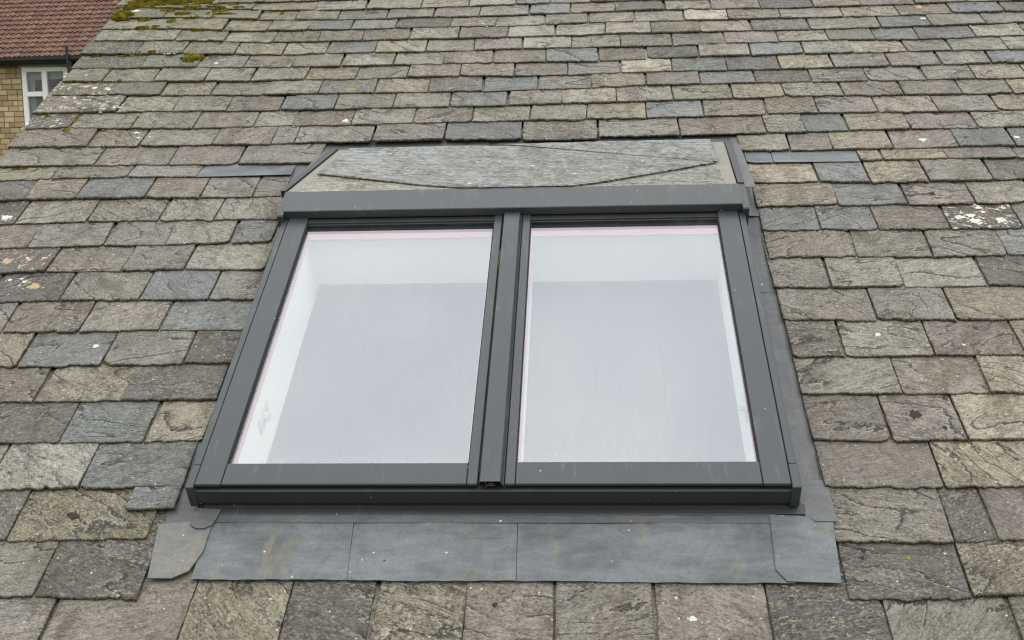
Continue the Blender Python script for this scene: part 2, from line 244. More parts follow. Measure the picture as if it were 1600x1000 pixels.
# courses of slates: tail line (u, v), joints, colour of each slate, start, end
ROWS=[
([[-1.317,3.424],[-0.947,3.374],[-0.594,3.338],[-0.262,3.307],[0.223,3.296],[0.478,3.305],[0.72,3.307],[1.048,3.311],[1.827,3.308],[3.16,3.294]],[-1.142,-0.848,-0.615,-0.285,-0.028,0.246,0.485,0.72,0.89,1.089,1.334,1.595,1.827,2.073,2.348,2.621,2.922],[7,7,7,4,2,4,4,2,1,3,5,0,3,5,4,0,3,0],-9,None),
([[-1.318,3.283],[-1.057,3.273],[-0.802,3.248],[-0.557,3.216],[-0.306,3.195],[-0.154,3.185],[0.091,3.179],[0.236,3.185],[0.55,3.178],[0.79,3.184],[0.989,3.189],[1.048,3.191],[1.209,3.193],[1.449,3.195],[1.665,3.186],[1.9,3.174],[2.147,3.171],[2.37,3.178],[2.625,3.182],[2.869,3.187],[3.128,3.183]],[-1.057,-0.802,-0.557,-0.367,-0.154,0.091,0.321,0.547,0.79,0.989,1.209,1.449,1.665,1.9,2.147,2.37,2.625,2.869],[7,7,0,7,7,0,0,3,2,1,3,5,4,3,5,4,0,3,0],-9,None),
([[-1.324,3.161],[-0.999,3.136],[-0.705,3.095],[-0.483,3.081],[-0.282,3.072],[-0.068,3.065],[0.147,3.065],[0.249,3.07],[0.629,3.059],[0.865,3.061],[1.072,3.069],[1.293,3.069],[1.522,3.064],[1.755,3.06],[1.979,3.059],[2.265,3.054],[2.523,3.054],[2.764,3.063],[3.002,3.063],[3.092,3.061]],[-0.985,-0.705,-0.483,-0.282,-0.068,0.147,0.413,0.632,0.868,1.075,1.293,1.528,1.734,1.979,2.267,2.526,2.767,3.005],[2,7,4,0,1,1,5,4,2,3,4,2,6,7,2,4,4,1,5],-9,None),
([[-1.323,3.022],[-0.946,2.999],[-0.669,2.974],[-0.429,2.948],[-0.196,2.939],[0.007,2.939],[0.233,2.935],[0.461,2.931],[0.697,2.934],[0.916,2.931],[1.149,2.939],[1.365,2.937],[1.596,2.936],[1.83,2.931],[2.091,2.924],[2.415,2.927],[2.641,2.933],[2.885,2.939],[3.057,2.944]],[-0.917,-0.669,-0.429,-0.205,0.007,0.233,0.464,0.697,0.919,1.152,1.368,1.596,1.833,2.094,2.415,2.643,2.888],[2,0,2,7,0,7,2,0,2,2,2,4,4,0,3,1,0,0],-9,None),
([[-1.326,2.874],[-0.844,2.846],[-0.634,2.833],[-0.351,2.81],[-0.142,2.807],[0.084,2.804],[0.279,2.799],[0.543,2.803],[0.771,2.803],[0.994,2.803],[1.222,2.802],[1.454,2.798],[1.695,2.807],[1.936,2.805],[2.158,2.805],[2.359,2.802],[2.554,2.793],[2.807,2.804],[3.016,2.804]],[-1.071,-0.841,-0.587,-0.351,-0.145,0.084,0.324,0.549,0.771,0.997,1.222,1.457,1.695,1.936,2.158,2.365,2.557,2.807],[5,0,0,4,2,1,6,2,3,2,2,3,3,3,4,0,1,1,4],-9,None),
([[-1.325,2.729],[-1.004,2.711],[-0.728,2.701],[-0.512,2.689],[-0.279,2.673],[-0.06,2.674],[0.188,2.673],[0.294,2.67],[0.643,2.669],[0.88,2.662],[1.118,2.658],[1.333,2.671],[1.56,2.675],[1.795,2.676],[2.028,2.678],[2.244,2.669],[2.478,2.674],[2.67,2.671],[2.91,2.667],[2.974,2.663]],[-1.004,-0.728,-0.509,-0.279,-0.051,0.188,0.416,0.643,0.883,1.121,1.333,1.566,1.795,2.028,2.244,2.478,2.67,2.91],[5,1,1,3,2,2,2,3,3,1,3,5,2,1,2,6,0,0,2],-9,None),
([[-1.336,2.59],[-1.137,2.58],[-0.864,2.565],[-0.447,2.549],[-0.183,2.544],[0.032,2.542],[0.25,2.543],[0.503,2.541],[0.747,2.534],[0.976,2.531],[1.215,2.536],[1.438,2.539],[1.673,2.535],[1.908,2.538],[2.135,2.534],[2.377,2.536],[2.587,2.534],[2.805,2.542],[2.938,2.541]],[-1.14,-0.897,-0.658,-0.444,-0.198,0.032,0.265,0.503,0.747,0.982,1.215,1.438,1.679,1.908,2.137,2.377,2.593,2.802],[3,2,0,0,0,4,3,3,4,3,0,6,1,5,4,0,3,0,1],-9,None),
([[-1.34,2.456],[-1.072,2.446],[-0.825,2.434],[-0.352,2.41],[-0.101,2.409],[0.141,2.403],[0.38,2.399],[0.612,2.396],[0.848,2.396],[1.087,2.401],[1.321,2.41],[1.547,2.413],[1.783,2.415],[2.017,2.408],[2.256,2.404],[2.491,2.398],[2.7,2.398],[2.895,2.396]],[-1.072,-0.825,-0.596,-0.352,-0.11,0.141,0.377,0.617,0.853,1.087,1.321,1.553,1.786,2.022,2.259,2.494,2.7],[8,5,4,0,0,0,4,5,1,0,4,0,1,5,3,0,0,4],-9,None),
([[-1.337,2.285],[-0.982,2.288],[-0.752,2.28],[-0.487,2.27],[-0.251,2.265],[-0.019,2.262],[0.24,2.264],[0.477,2.258],[0.721,2.263],[0.965,2.263],[1.194,2.268],[1.421,2.274],[1.674,2.276],[1.892,2.282],[2.132,2.272],[2.374,2.271],[2.608,2.265],[2.856,2.264]],[-0.979,-0.729,-0.487,-0.251,-0.014,0.24,0.482,0.727,0.96,1.191,1.429,1.677,1.892,2.134,2.376,2.61],[8,2,0,3,1,0,2,1,3,6,2,7,4,2,3,3,0],-9,None),
([[-1.349,2.146],[-1.14,2.154],[-0.866,2.136],[-0.595,2.119],[-0.34,2.129],[-0.167,2.127],[-0.051,2.127],[0.08,2.121],[0.342,2.12],[0.587,2.125],[0.826,2.128],[1.064,2.125],[1.303,2.128],[1.542,2.13],[1.802,2.134],[2.002,2.133],[2.241,2.127],[2.478,2.123],[2.72,2.123],[2.815,2.123]],[-1.14,-0.866,-0.593,-0.334,-0.165,0.08,0.342,0.587,0.826,1.061,1.308,1.542,1.796,2.005,2.243,2.481,2.717],[8,2,2,3,2,3,0,3,2,2,4,1,3,7,3,4,0,4],-9,None),
([[-1.345,1.995],[-0.786,1.982],[-0.478,1.98],[-0.229,1.97],[-0.023,1.974],[0.192,1.965],[0.484,1.971],[0.793,1.963],[0.809,1.952],[1.101,1.955],[1.122,1.97],[1.428,1.969],[1.779,1.975],[1.933,1.981],[2.095,1.984],[2.337,1.988],[2.602,1.982],[2.776,1.989]],[-0.786,-0.475,-0.227,-0.131,0.192,0.487,0.801,1.109,1.435,1.779,1.935,2.098,2.342,2.602],[7,2,3,0,0,0,1,0,0,3,2,1,4,3,2],-9,None),
([[-1.317,1.84],[-0.942,1.837],[-0.615,1.823],[-0.33,1.822],[-0.023,1.815]],[-0.926,-0.613,-0.33],[0,3,3,0],-9,-0.015),
([[1.654,1.847],[1.845,1.839],[2.012,1.842],[2.244,1.838],[2.488,1.842],[2.732,1.842]],[1.85,2.014,2.244,2.491],[2,3,4,3,1],1.654,None),
([[-1.272,1.73],[-1.065,1.737],[-0.755,1.733],[-0.482,1.728]],[-1.065,-0.755],[4,3,0],-9,-0.482),
([[2.102,1.752],[2.188,1.754],[2.419,1.756],[2.565,1.753],[2.706,1.752]],[2.188,2.426,2.687],[4,4,3,0],2.102,None),
([[-1.212,1.582],[-0.912,1.586],[-0.639,1.582],[-0.419,1.574],[-0.215,1.577],[-0.102,1.582]],[-1.118,-0.912,-0.639,-0.419,-0.215],[5,4,1,3,2,3],-9,-0.104),
([[1.672,1.614],[1.923,1.607],[2.109,1.596],[2.322,1.595],[2.546,1.598],[2.662,1.603]],[1.923,2.109,2.322,2.553],[6,1,4,0,0],1.672,None),
([[-1.144,1.416],[-1.091,1.418],[-0.813,1.423],[-0.535,1.424],[-0.326,1.417],[-0.092,1.421]],[-1.091,-0.813,-0.535,-0.326],[5,2,3,2,0],-9,-0.09),
([[1.672,1.454],[1.967,1.449],[2.213,1.445],[2.449,1.442],[2.616,1.449]],[1.967,2.213,2.449],[4,1,3,2],1.672,None),
([[-1.079,1.255],[-0.977,1.26],[-0.694,1.261],[-0.461,1.259],[-0.226,1.265],[-0.083,1.265]],[-0.977,-0.694,-0.461,-0.226],[3,0,0,2,1],-9,-0.085),
([[1.673,1.297],[1.878,1.291],[2.078,1.29],[2.322,1.289],[2.567,1.282]],[1.878,2.078,2.322,2.567],[1,1,3,8,3],1.673,None),
([[-1.016,1.101],[-0.855,1.107],[-0.574,1.101],[-0.35,1.105],[-0.075,1.101]],[-0.855,-0.574,-0.35],[8,3,0,2],-9,-0.075),
([[1.674,1.132],[1.969,1.125],[2.221,1.124],[2.519,1.121]],[1.969,2.221,2.467],[3,0,0,1],1.674,None),
([[-0.948,0.933],[-0.74,0.935],[-0.46,0.933],[-0.22,0.932],[-0.062,0.934]],[-0.74,-0.46,-0.22],[5,0,1,0],-9,-0.062),
([[1.667,0.96],[1.857,0.956],[2.091,0.955],[2.357,0.955],[2.47,0.954]],[1.857,2.091,2.357],[0,2,2,5],1.671,None),
([[-0.879,0.764],[-0.61,0.767],[-0.343,0.767],[-0.051,0.771]],[-0.872,-0.61,-0.343],[0,3,2,1],-9,-0.051),
([[1.675,0.788],[1.971,0.783],[2.214,0.781],[2.419,0.779]],[1.971,2.214],[0,0,4],1.675,None),
([[-0.809,0.592],[-0.755,0.595],[-0.479,0.595],[-0.214,0.597],[-0.064,0.605]],[-0.755,-0.479,-0.214],[4,1,0,5],-9,-0.068),
([[1.681,0.608],[1.84,0.606],[2.107,0.61],[2.369,0.61]],[1.84,2.107,2.372],[3,2,3,4],1.681,None),
([[-0.741,0.427],[-0.636,0.427],[-0.361,0.429],[-0.076,0.435]],[-0.636,-0.361],[3,4,5],-9,-0.074),
([[1.683,0.442],[1.975,0.439],[2.224,0.437],[2.317,0.436]],[1.975,2.224],[2,3,4],1.683,None),
([[-0.667,0.246],[-0.491,0.247],[-0.239,0.25],[-0.075,0.259]],[-0.491,-0.239],[5,1,4],-9,-0.073),
([[1.683,0.25],[1.905,0.245],[2.113,0.247],[2.262,0.248]],[1.905,2.113],[0,3,6],1.683,None),
([[-0.593,0.063],[-0.366,0.065],[-0.08,0.077]],[-0.639,-0.366],[3,2,1],-9,-0.08),
([[1.689,0.071],[2.004,0.071],[2.21,0.072]],[2.004,2.276],[0,4,0],1.689,None),
([[-0.521,-0.114],[-0.497,-0.12],[-0.138,-0.115]],[-0.501],[5,7],-9,-0.129),
([[1.682,-0.119],[1.98,-0.12],[2.156,-0.113]],[1.983,2.092],[3,5,3],1.682,None),
([[-0.442,-0.308],[-0.354,-0.303],[-0.223,-0.31],[-0.094,-0.313]],[-0.354],[0,5],-9,-0.092),
([[1.677,-0.299],[1.798,-0.302],[1.973,-0.289],[2.105,-0.285]],[1.982],[5,7],1.683,None),
([[-1.3,-0.49],[3.6,-0.485]],[-0.292,0.053,0.304,0.522,0.751,0.974,1.216,1.491,1.765,2.06],[0,3,7,5,7,3,0,3,5,2,0],-9,None)]

# ------------------------------------------------------------------ mesh helpers
def link(o, parent=None):
    C.objects.link(o)
    if parent is not None: o.parent = parent
    return o
def tag(o, label, cat, group=None):
    o['kind'] = 'thing'; o['label'] = label; o['category'] = cat
    if group: o['group'] = group
    return o
def empty(name, mat): o = bpy.data.objects.new(name, None); o.empty_display_size = .2; o.matrix_world = mat; return link(o)
def poly(name, verts, faces, mat, parent=None, loc=None, smooth=False):
    me = bpy.data.meshes.new(name); me.from_pydata([tuple(v) for v in verts], [], faces)
    me.materials.append(mat)
    if smooth: me.polygons.foreach_set('use_smooth', [True] * len(me.polygons))
    o = bpy.data.objects.new(name, me); link(o, parent)
    if loc is not None: o.location = loc
    return o
class MB:
    def __init__(s): s.v = []; s.f = []
    def add(s, v, f): n = len(s.v); s.v += [tuple(x) for x in v]; s.f += [tuple(i + n for i in q) for q in f]; return s
    def box(s, x0, x1, y0, y1, z0, z1, c=.0015):
        """box with chamfered edges"""
        c = min(c, (x1 - x0) / 3, (y1 - y0) / 3, (z1 - z0) / 3)
        P = {}; v = []
        for i, x in enumerate((x0, x1)):
            for j, y in enumerate((y0, y1)):
                for k, z in enumerate((z0, z1)):
                    dx, dy, dz = (c, -c)[i], (c, -c)[j], (c, -c)[k]
                    for a, q in enumerate(((x, y + dy, z + dz), (x + dx, y, z + dz), (x + dx, y + dy, z))):
                        P[i, j, k, a] = len(v); v.append(q)
        f = []
        for i in (0, 1):
            f.append([P[i, 0, 0, 0], P[i, 1, 0, 0], P[i, 1, 1, 0], P[i, 0, 1, 0]][::1 if i else -1])
            f.append([P[0, i, 0, 1], P[1, i, 0, 1], P[1, i, 1, 1], P[0, i, 1, 1]][::-1 if i else 1][::-1] if 0 else ([P[0, i, 0, 1], P[0, i, 1, 1], P[1, i, 1, 1], P[1, i, 0, 1]] if i else [P[0, 0, 0, 1], P[1, 0, 0, 1], P[1, 0, 1, 1], P[0, 0, 1, 1]]))
            f.append([P[0, 0, i, 2], P[1, 0, i, 2], P[1, 1, i, 2], P[0, 1, i, 2]][::1 if i else -1])
        for a, b in ((0, 1), (0, 2), (1, 2)):
            o = 3 - a - b
            for p in (0, 1):
                for q in (0, 1):
                    def K(r, fa):
                        idx = [0, 0, 0]; idx[a] = p; idx[b] = q; idx[o] = r; return P[(*idx, fa)]
                    f.append([K(0, a), K(1, a), K(1, b), K(0, b)])
        for i in (0, 1):
            for j in (0, 1):
                for k in (0, 1): f.append([P[i, j, k, 0], P[i, j, k, 1], P[i, j, k, 2]])
        return s.add(v, f)
    def prism(s, prof, u0, u1):
        """closed profile of (v, w) pulled along u"""
        n = len(prof); v = [(u, a, b) for u in (u0, u1) for a, b in prof]
        f = [[i, (i + 1) % n, n + (i + 1) % n, n + i] for i in range(n)] + [list(range(n))[::-1], list(range(n, 2 * n))]
        return s.add(v, f)
    def prism_v(s, prof, v0, v1):
        n = len(prof); v = [(a, q, b) for q in (v0, v1) for a, b in prof]
        f = [[i, n + i, n + (i + 1) % n, (i + 1) % n] for i in range(n)] + [list(range(n)), list(range(n, 2 * n))[::-1]]
        return s.add(v, f)
    def slab(s, pts, t, top=None):
        """polygon of (u, v, w) points as the top face, thickness t downwards"""
        n = len(pts); v = list(pts) + [(a, b, c - t) for a, b, c in pts]
        return s.add(v, [list(range(n)), list(range(n, 2 * n))[::-1]] + [[i, n + i, n + (i + 1) % n, (i + 1) % n] for i in range(n)])
    def tube(s, pts, r, n=10):
        rings = []
        for i, p in enumerate(pts):
            a = Vector(pts[max(i - 1, 0)]); b = Vector(pts[min(i + 1, len(pts) - 1)]); q = (b - a).to_track_quat('Z', 'Y')
            rings.append([tuple(Vector(p) + q @ Vector((r * math.cos(2 * math.pi * k / n), r * math.sin(2 * math.pi * k / n), 0))) for k in range(n)])
        v = [x for g in rings for x in g]; f = []
        for i in range(len(pts) - 1):
            for k in range(n): f.append([i * n + k, i * n + (k + 1) % n, (i + 1) * n + (k + 1) % n, (i + 1) * n + k])
        f += [list(range(n))[::-1], list(range((len(pts) - 1) * n, len(pts) * n))]
        return s.add(v, f)
    def build(s, name, mat, parent=None, fix=True):
        o = poly(name, s.v, s.f, mat, parent)
        if fix:
            import bmesh
            bm = bmesh.new(); bm.from_mesh(o.data); bmesh.ops.recalc_face_normals(bm, faces=bm.faces); bm.to_mesh(o.data); bm.free()
        return o

# ================================================================== THE SLATE ROOF
house = empty('slate_roofed_house', Matrix.Translation((1.0, 0, 0)))
tag(house, 'house in the foreground with an old roof of weathered grey-green riven slates', 'house')
def in_roof(o):
    """parent to the house while keeping roof coordinates"""
    o.parent = house; o.matrix_parent_inverse = Matrix.Identity(4); o.matrix_basis = house.matrix_world.inverted() @ ROOF; return o
V0, V1, U0, U1 = -.95, 3.95, -1.34, 3.75
HU0, HU1, HV0, HV1 = .03, 1.57, .03, 1.30                     # opening of the roof window
db = MB()
for a in ((U0 + .02, HU0, V0, V1), (HU1, U1, V0, V1), (HU0, HU1, V0, HV0), (HU0, HU1, HV1, V1)):
    db.box(*a[:2], *a[2:], -.06, -.032, .0)
# the far pitch behind the ridge, so that the roof is closed
p2 = [(V1, -.032), (V1, -.06), (V1 + 1.4, -2.0), (V1 + 1.42, -1.97)]
db.prism(p2, U0 + .02, U1)
roof = db.build('roof', DECK); in_roof(roof)

def jag(n, amp, seed, smooth=.5):
    r = np.random.default_rng(seed); a = r.normal(0, 1, n); b = np.convolve(np.pad(r.normal(0, 1, n), 2, 'edge'), (.2, .6, 1, .6, .2), 'same')[2:-2]
    return amp * (a * (1 - smooth) + b * smooth)

# 0 grey, 1 blue grey, 2 pale green grey, 3 purple brown, 4 buff, 5 dark, 6 cream, 7 mottled olive, 8 crusted with white lichen
PAL = [(133, 130, 121), (127, 131, 131), (149, 147, 135), (132, 125, 116), (150, 142, 123), (101, 98, 93), (172, 164, 144), (131, 125, 106), (110, 101, 94)]
MOT = [.25, .1, .3, .3, .5, .35, .3, .9, .5]
T = .0085

class Buf:      # collects slates that are joined
    def __init__(s): s.v = []; s.f = []; s.a = {'sc': [], 'tint': [], 'par': [], 'edge': []}; s.n = 0

def slate_geo(u0, u1, v0, g, code, seed, poly_v=None, fine=True, verge=False):
    r = np.random.default_rng(seed)
    wd = u1 - u0; Lh = g * (2.04 if v0 > -.6 else 2.45)
    nx = max(5, int(wd / (.011 if fine else .03))); 
    vs = [0, .0025, .009] + list(np.linspace(.02, g, max(3, int(g / (.016 if fine else .04))))) + [g + .02, Lh]
    ny = len(vs)
    su = np.concatenate(([0, .003 / wd, .011 / wd], np.linspace(.026 / wd, 1 - .026 / wd, nx), [1 - .011 / wd, 1 - .003 / wd, 1]))
    n = len(su)
    uc = .5 * (u0 + u1)
    gap = r.uniform(.0012, .0034)
    amp = r.choice((.0014, .0022, .0038)) * (1.0 if fine else .6)
    skew = r.normal(0, .004)
    tail = jag(n, amp, seed + 1, .45) + np.linspace(-1, 1, n) * r.normal(0, .0022)
    left = u0 + gap + np.abs(jag(ny, .0011, seed + 2, .5)) + np.linspace(0, skew, ny)
    right = u1 - gap - np.abs(jag(ny, .0011, seed + 3, .5)) + np.linspace(0, skew, ny)
    # broken corners
    for side in (0, 1):
        q = r.uniform()
        if q < .26:
            cs = r.uniform(.004, .014) if q < .25 else r.uniform(.016, .026)
            x = su * wd if side == 0 else (1 - su) * wd
            tail += np.where(x < cs, (cs - x) * r.uniform(.45, .9), 0)
            yy = np.array(vs); e = np.where(yy < cs * .6, (cs * .6 - yy) * r.uniform(.2, .5), 0)
            if side == 0: left += e
            else: right -= e
    if r.uniform() < .22:                                   # shallow bite out of the tail
        c = r.uniform(.15, .85); wv = r.uniform(.03, .1); tail += np.where(np.abs(su - c) < wv, .006 * np.cos((su - c) / wv * math.pi / 2) * r.uniform(.4, 1), 0)
    SV = np.array(vs)[:, None]; SU = su[None, :]
    fade = np.clip(1 - SV / .06, 0, 1)
    X = left[:, None] * (1 - SU) + right[:, None] * SU
    base = 0 if poly_v is None else np.interp(u0 + su * wd, [p[0] for p in poly_v], [p[1] for p in poly_v])[None, :] - v0
    base = base * (1.0 if poly_v is not None else 0)
    Y = v0 + base * np.clip(1 - SV / (g * 1.2), 0, 1) + SV + tail[None, :] * fade
    th = T * r.uniform(.9, 1.5); lift = abs(r.normal(0, .0013)); roll = r.normal(0, .004)
    # relief: smooth undulation and a little twist
    und = 0
    for k in range(3):
        fx, fy, ph = r.uniform(6, 30), r.uniform(4, 22), r.uniform(0, 6.28)
        und = und + np.sin(X * fx * 2 + Y * fy * 2 + ph) * .00055
    und = und + r.normal(0, .00022, X.shape)
    Wt = lift + T * .35 + th - (Y - v0) * (T * 1.1 / g) + (X - uc) * roll + und
    bevel = np.zeros_like(X); bv = r.uniform(.0007, .0019)
    edge = np.zeros_like(X)
    edge[:2, :] = (1, .7)[0]; edge[1, :] = .7; edge[2, :] = .3; edge[:, 0] = .85; edge[:, -1] = .85; edge[:, 1] = np.maximum(edge[:, 1], .4); edge[:, -2] = np.maximum(edge[:, -2], .4)
    bevel[0, :] = bv + np.abs(jag(n, .0008, seed + 5)); bevel[1, :] = .0006
    bevel[:, 0] = np.maximum(bevel[:, 0], bv * .8 + np.abs(jag(ny, .0007, seed + 6))); bevel[:, -1] = np.maximum(bevel[:, -1], bv * .8 + np.abs(jag(ny, .0007, seed + 7)))
    Wt = Wt - bevel
    Wb = lift + T * .35 - (Y - v0) * (T * 1.1 / g) + (X - uc) * roll
    top = np.stack((X, Y, Wt), -1).reshape(-1, 3)
    ring = [(0, i) for i in range(n)] + [(j, n - 1) for j in range(1, ny)] + [(ny - 1, i) for i in range(n - 2, -1, -1)] + [(j, 0) for j in range(ny - 2, 0, -1)]
    rj = np.array([a for a, b in ring]); ri = np.array([b for a, b in ring])
    jit = r.normal(0, .0007, (len(ring), 2))
    mid = np.stack((X[rj, ri] + jit[:, 0], Y[rj, ri] + jit[:, 1] - .0006 * (rj == 0), .45 * Wt[rj, ri] + .55 * Wb[rj, ri]), -1)
    bot = np.stack((X[rj, ri] + jit[:, 1], Y[rj, ri] + jit[:, 0] + .0012 * (rj == 0), Wb[rj, ri]), -1)
    V = np.concatenate((top, mid, bot))
    idx = np.arange(n * ny).reshape(ny, n)
    f = np.stack((idx[:-1, :-1], idx[:-1, 1:], idx[1:, 1:], idx[1:, :-1]), -1).reshape(-1, 4).tolist()
    t = idx[rj, ri]; m0 = n * ny; k = len(ring); b0 = m0 + k
    nxt = (np.arange(k) + 1) % k
    f += np.stack((t[nxt], t, m0 + np.arange(k), m0 + nxt), -1).tolist()
    f += np.stack((m0 + nxt, m0 + np.arange(k), b0 + np.arange(k), b0 + nxt), -1).tolist()
    f.append(list(range(b0, b0 + k))[::-1])
    # shading attributes
    th_ = r.normal(0, .35) if r.uniform() < .65 else r.choice((-1, 1)) * r.uniform(.4, .9)
    ca, sa = math.cos(th_), math.sin(th_)
    x = V[:, 0] - uc; y = V[:, 1] - v0
    sc_ = np.stack((ca * x - sa * y, sa * x + ca * y, np.full(len(V), seed % 977 * 3.7)), -1)
    base_c = np.array(PAL[code], float) * .90 + np.array((130, 126, 117)) * .09 + r.normal(0, 7) + r.normal(0, .8, 3)
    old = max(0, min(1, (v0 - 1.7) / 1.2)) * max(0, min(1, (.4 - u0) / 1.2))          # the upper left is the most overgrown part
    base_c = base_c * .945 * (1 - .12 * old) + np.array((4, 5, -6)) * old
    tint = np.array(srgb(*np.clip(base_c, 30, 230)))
    par = (min(1, max(0, MOT[code] + .08 + .45 * old + r.normal(0, .14))), min(1, max(0, r.beta(1.3, 1.6))), .95 if code == 8 else r.uniform(0, .3) + .3 * old)
    ed = np.concatenate((edge.reshape(-1), np.full(k, .95), np.full(k, 1.0)))
    return V, f, sc_, tint, par, ed

def put_attrs(me, sc_, tint, par, ed):
    n = len(me.vertices)
    a = me.attributes.new('sc', 'FLOAT_VECTOR', 'POINT'); a.data.foreach_set('vector', np.ascontiguousarray(sc_, dtype=np.float32).ravel())
    a = me.attributes.new('par', 'FLOAT_VECTOR', 'POINT'); a.data.foreach_set('vector', np.ascontiguousarray(par, dtype=np.float32).ravel())
    a = me.attributes.new('tint', 'FLOAT_COLOR', 'POINT'); a.data.foreach_set('color', np.ascontiguousarray(np.concatenate((tint, np.ones((n, 1))), 1), dtype=np.float32).ravel())
    a = me.attributes.new('edge', 'FLOAT', 'POINT'); a.data.foreach_set('value', np.ascontiguousarray(ed, dtype=np.float32))

# ---- courses: extend the visible joints to the verge on the left and past the frame on the right
full = ROWS[:11]; left_rows = ROWS[11:39:2]; right_rows = ROWS[12:39:2]; bottom = ROWS[39]
def vat(row, u): p = row[0]; return float(np.interp(u, [q[0] for q in p], [q[1] for q in p]))
def spans(row, k):
    pv, js, codes, st, en = row; r = np.random.default_rng(900 + k); out = []
    edges = []
    if st == -9:
        a = U0 + r.normal(0, .008)
        if js[0] - a > .42:
            x = js[0]; c = codes[0]
            while x - a > .40: w = r.uniform(.2, .3); out.append((x - w, x, c)); x -= w; c = int(r.choice([0, 3, 2, 4, 5, 1]))
            if x - a > .05: out.append((a, x, c))
        else: out.append((a, js[0], codes[0]))
    else: out.append((st, js[0], codes[0]))
    for i in range(len(js) - 1): out.append((js[i], js[i + 1], codes[i + 1]))
    if en is not None: out.append((js[-1], en + .012, codes[-1]))
    else:
        x = js[-1]; c = codes[-1]
        while x < U1 - .1: w = r.uniform(.19, .3); out.append((x, min(x + w, U1), c)); x += w; c = int(r.choice([0, 3, 2, 4, 5, 1]))
    return out
extra_top = []
base_v = 3.31
for i in range(5):
    base_v += .118
    js = list(np.cumsum(np.random.default_rng(50 + i).uniform(.19, .28, 18)) - 1.34)
    extra_top.append(([[U0, base_v], [U1, base_v]], js, [int(q) for q in np.random.default_rng(80 + i).choice([0, 7, 2, 4, 1, 3, 3], 19)], -9, None))
extra_bot = []
for i, vb in enumerate((-.68, -.87)):
    js = list(np.cumsum(np.random.default_rng(60 + i).uniform(.2, .3, 17)) - 1.3)
    extra_bot.append(([[U0, vb], [U1, vb]], js, [int(q) for q in np.random.default_rng(90 + i).choice([0, 3, 2, 4, 5], 18)], -9, None))
top_down = extra_top[::-1] + full
jobs = []
def collect(rows, first_above, kbase):
    above = first_above
    for k, row in enumerate(rows):
        for a, b, c in spans(row, kbase + k):
            um = .5 * (a + b); v = vat(row, um)
            g = (vat(above, um) - v) if above is not None else .13
            jobs.append([a, b, v, g, c, row])
        above = row
collect(top_down, None, 0)
collect(left_rows, full[-1], 100); collect(right_rows, full[-1], 200)
for a, b, c in spans(bottom, 300):
    um = .5 * (a + b); ab = left_rows[-1] if um < -.02 else right_rows[-1] if um > 1.66 else None
    v = vat(bottom, um); jobs.append([a, b, v, (vat(ab, um) - v) if ab else .215, c, bottom])
ab = bottom
for k, row in enumerate(extra_bot):
    for a, b, c in spans(row, 400 + k): um = .5 * (a + b); jobs.append([a, b, vat(row, um), vat(ab, um) - vat(row, um), c, row])
    ab = row
def pix(u, v, w):
    p = np.array((u, v, w)) - np.array(CAM_UVW); d = R.T @ p; return 800 + F * d[0] / d[2], 500 + F * d[1] / d[2]
def seen(j):
    a, b, v, g = j[:4]; q = [pix(x, y, 0) for x in (a, b) for y in (v, v + g)]
    xs = [min(max(p[0], 0), 1600) for p in q]; ys = [min(max(p[1], 0), 1000) for p in q]
    return (max(xs) - min(xs)) * (max(ys) - min(ys))
order = sorted(range(len(jobs)), key=lambda i: -seen(jobs[i])); single = set(order[:300])
buf = dict(v=[], f=[], sc=[], tint=[], par=[], ed=[]); nb = 0
for i, (a, b, v, g, c, row) in enumerate(jobs):
    g = max(g, .07); vis = seen(jobs[i]) > 0
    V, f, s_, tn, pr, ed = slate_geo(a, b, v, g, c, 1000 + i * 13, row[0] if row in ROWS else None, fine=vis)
    if v > 1.93 and v < 2.03 and b > -.05 and a < 1.66: V[:, 2] += .006 * np.clip(1 - (V[:, 1] - v) / .11, 0, 1)
    if i in single:
        o = np.array(((a + b) / 2, v, 0.0)); me = bpy.data.meshes.new('slate'); me.from_pydata((V - o).tolist(), [], f); me.materials.append(SLATE)
        me.polygons.foreach_set('use_smooth', [True] * len(me.polygons))
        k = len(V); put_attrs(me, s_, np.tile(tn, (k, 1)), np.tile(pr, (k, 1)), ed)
        ob = bpy.data.objects.new('slate', me); link(ob, roof); ob.location = o
    else:
        k = len(V); buf['v'].append(V); buf['f'] += [[x + nb for x in q] for q in f]; buf['sc'].append(s_); buf['tint'].append(np.tile(tn, (k, 1)))
        buf['par'].append(np.tile(pr, (k, 1))); buf['ed'].append(ed); nb += k
me = bpy.data.meshes.new('further_slates'); me.from_pydata(np.concatenate(buf['v']).tolist(), [], buf['f']); me.materials.append(SLATE)
me.polygons.foreach_set('use_smooth', [True] * len(me.polygons))
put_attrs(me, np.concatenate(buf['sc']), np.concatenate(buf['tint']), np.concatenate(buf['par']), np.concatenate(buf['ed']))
ob = bpy.data.objects.new('further_slates', me); link(ob, roof); ob['kind'] = 'stuff'
print('slates', len(jobs), 'single', len(single))

def surf(u, v):
    """height of the slate surface at a point of the roof"""
    best = None
    for a, b, vt, g, c, row in jobs:
        if a <= u <= b and vt - .004 <= v <= vt + g + .004:
            h = T * 1.35 - (v - vt) * (T * 1.1 / g)
            if best is None or vt < best[1]: best = (h, vt)
    return best[0] if best else .006
def on_roof(px, py, w=.01):
    d = R @ np.array((px - 800, py - 500, F)); t = (w - CAM_UVW[2]) / d[2]
    return CAM_UVW[0] + d[0] * t, CAM_UVW[1] + d[1] * t

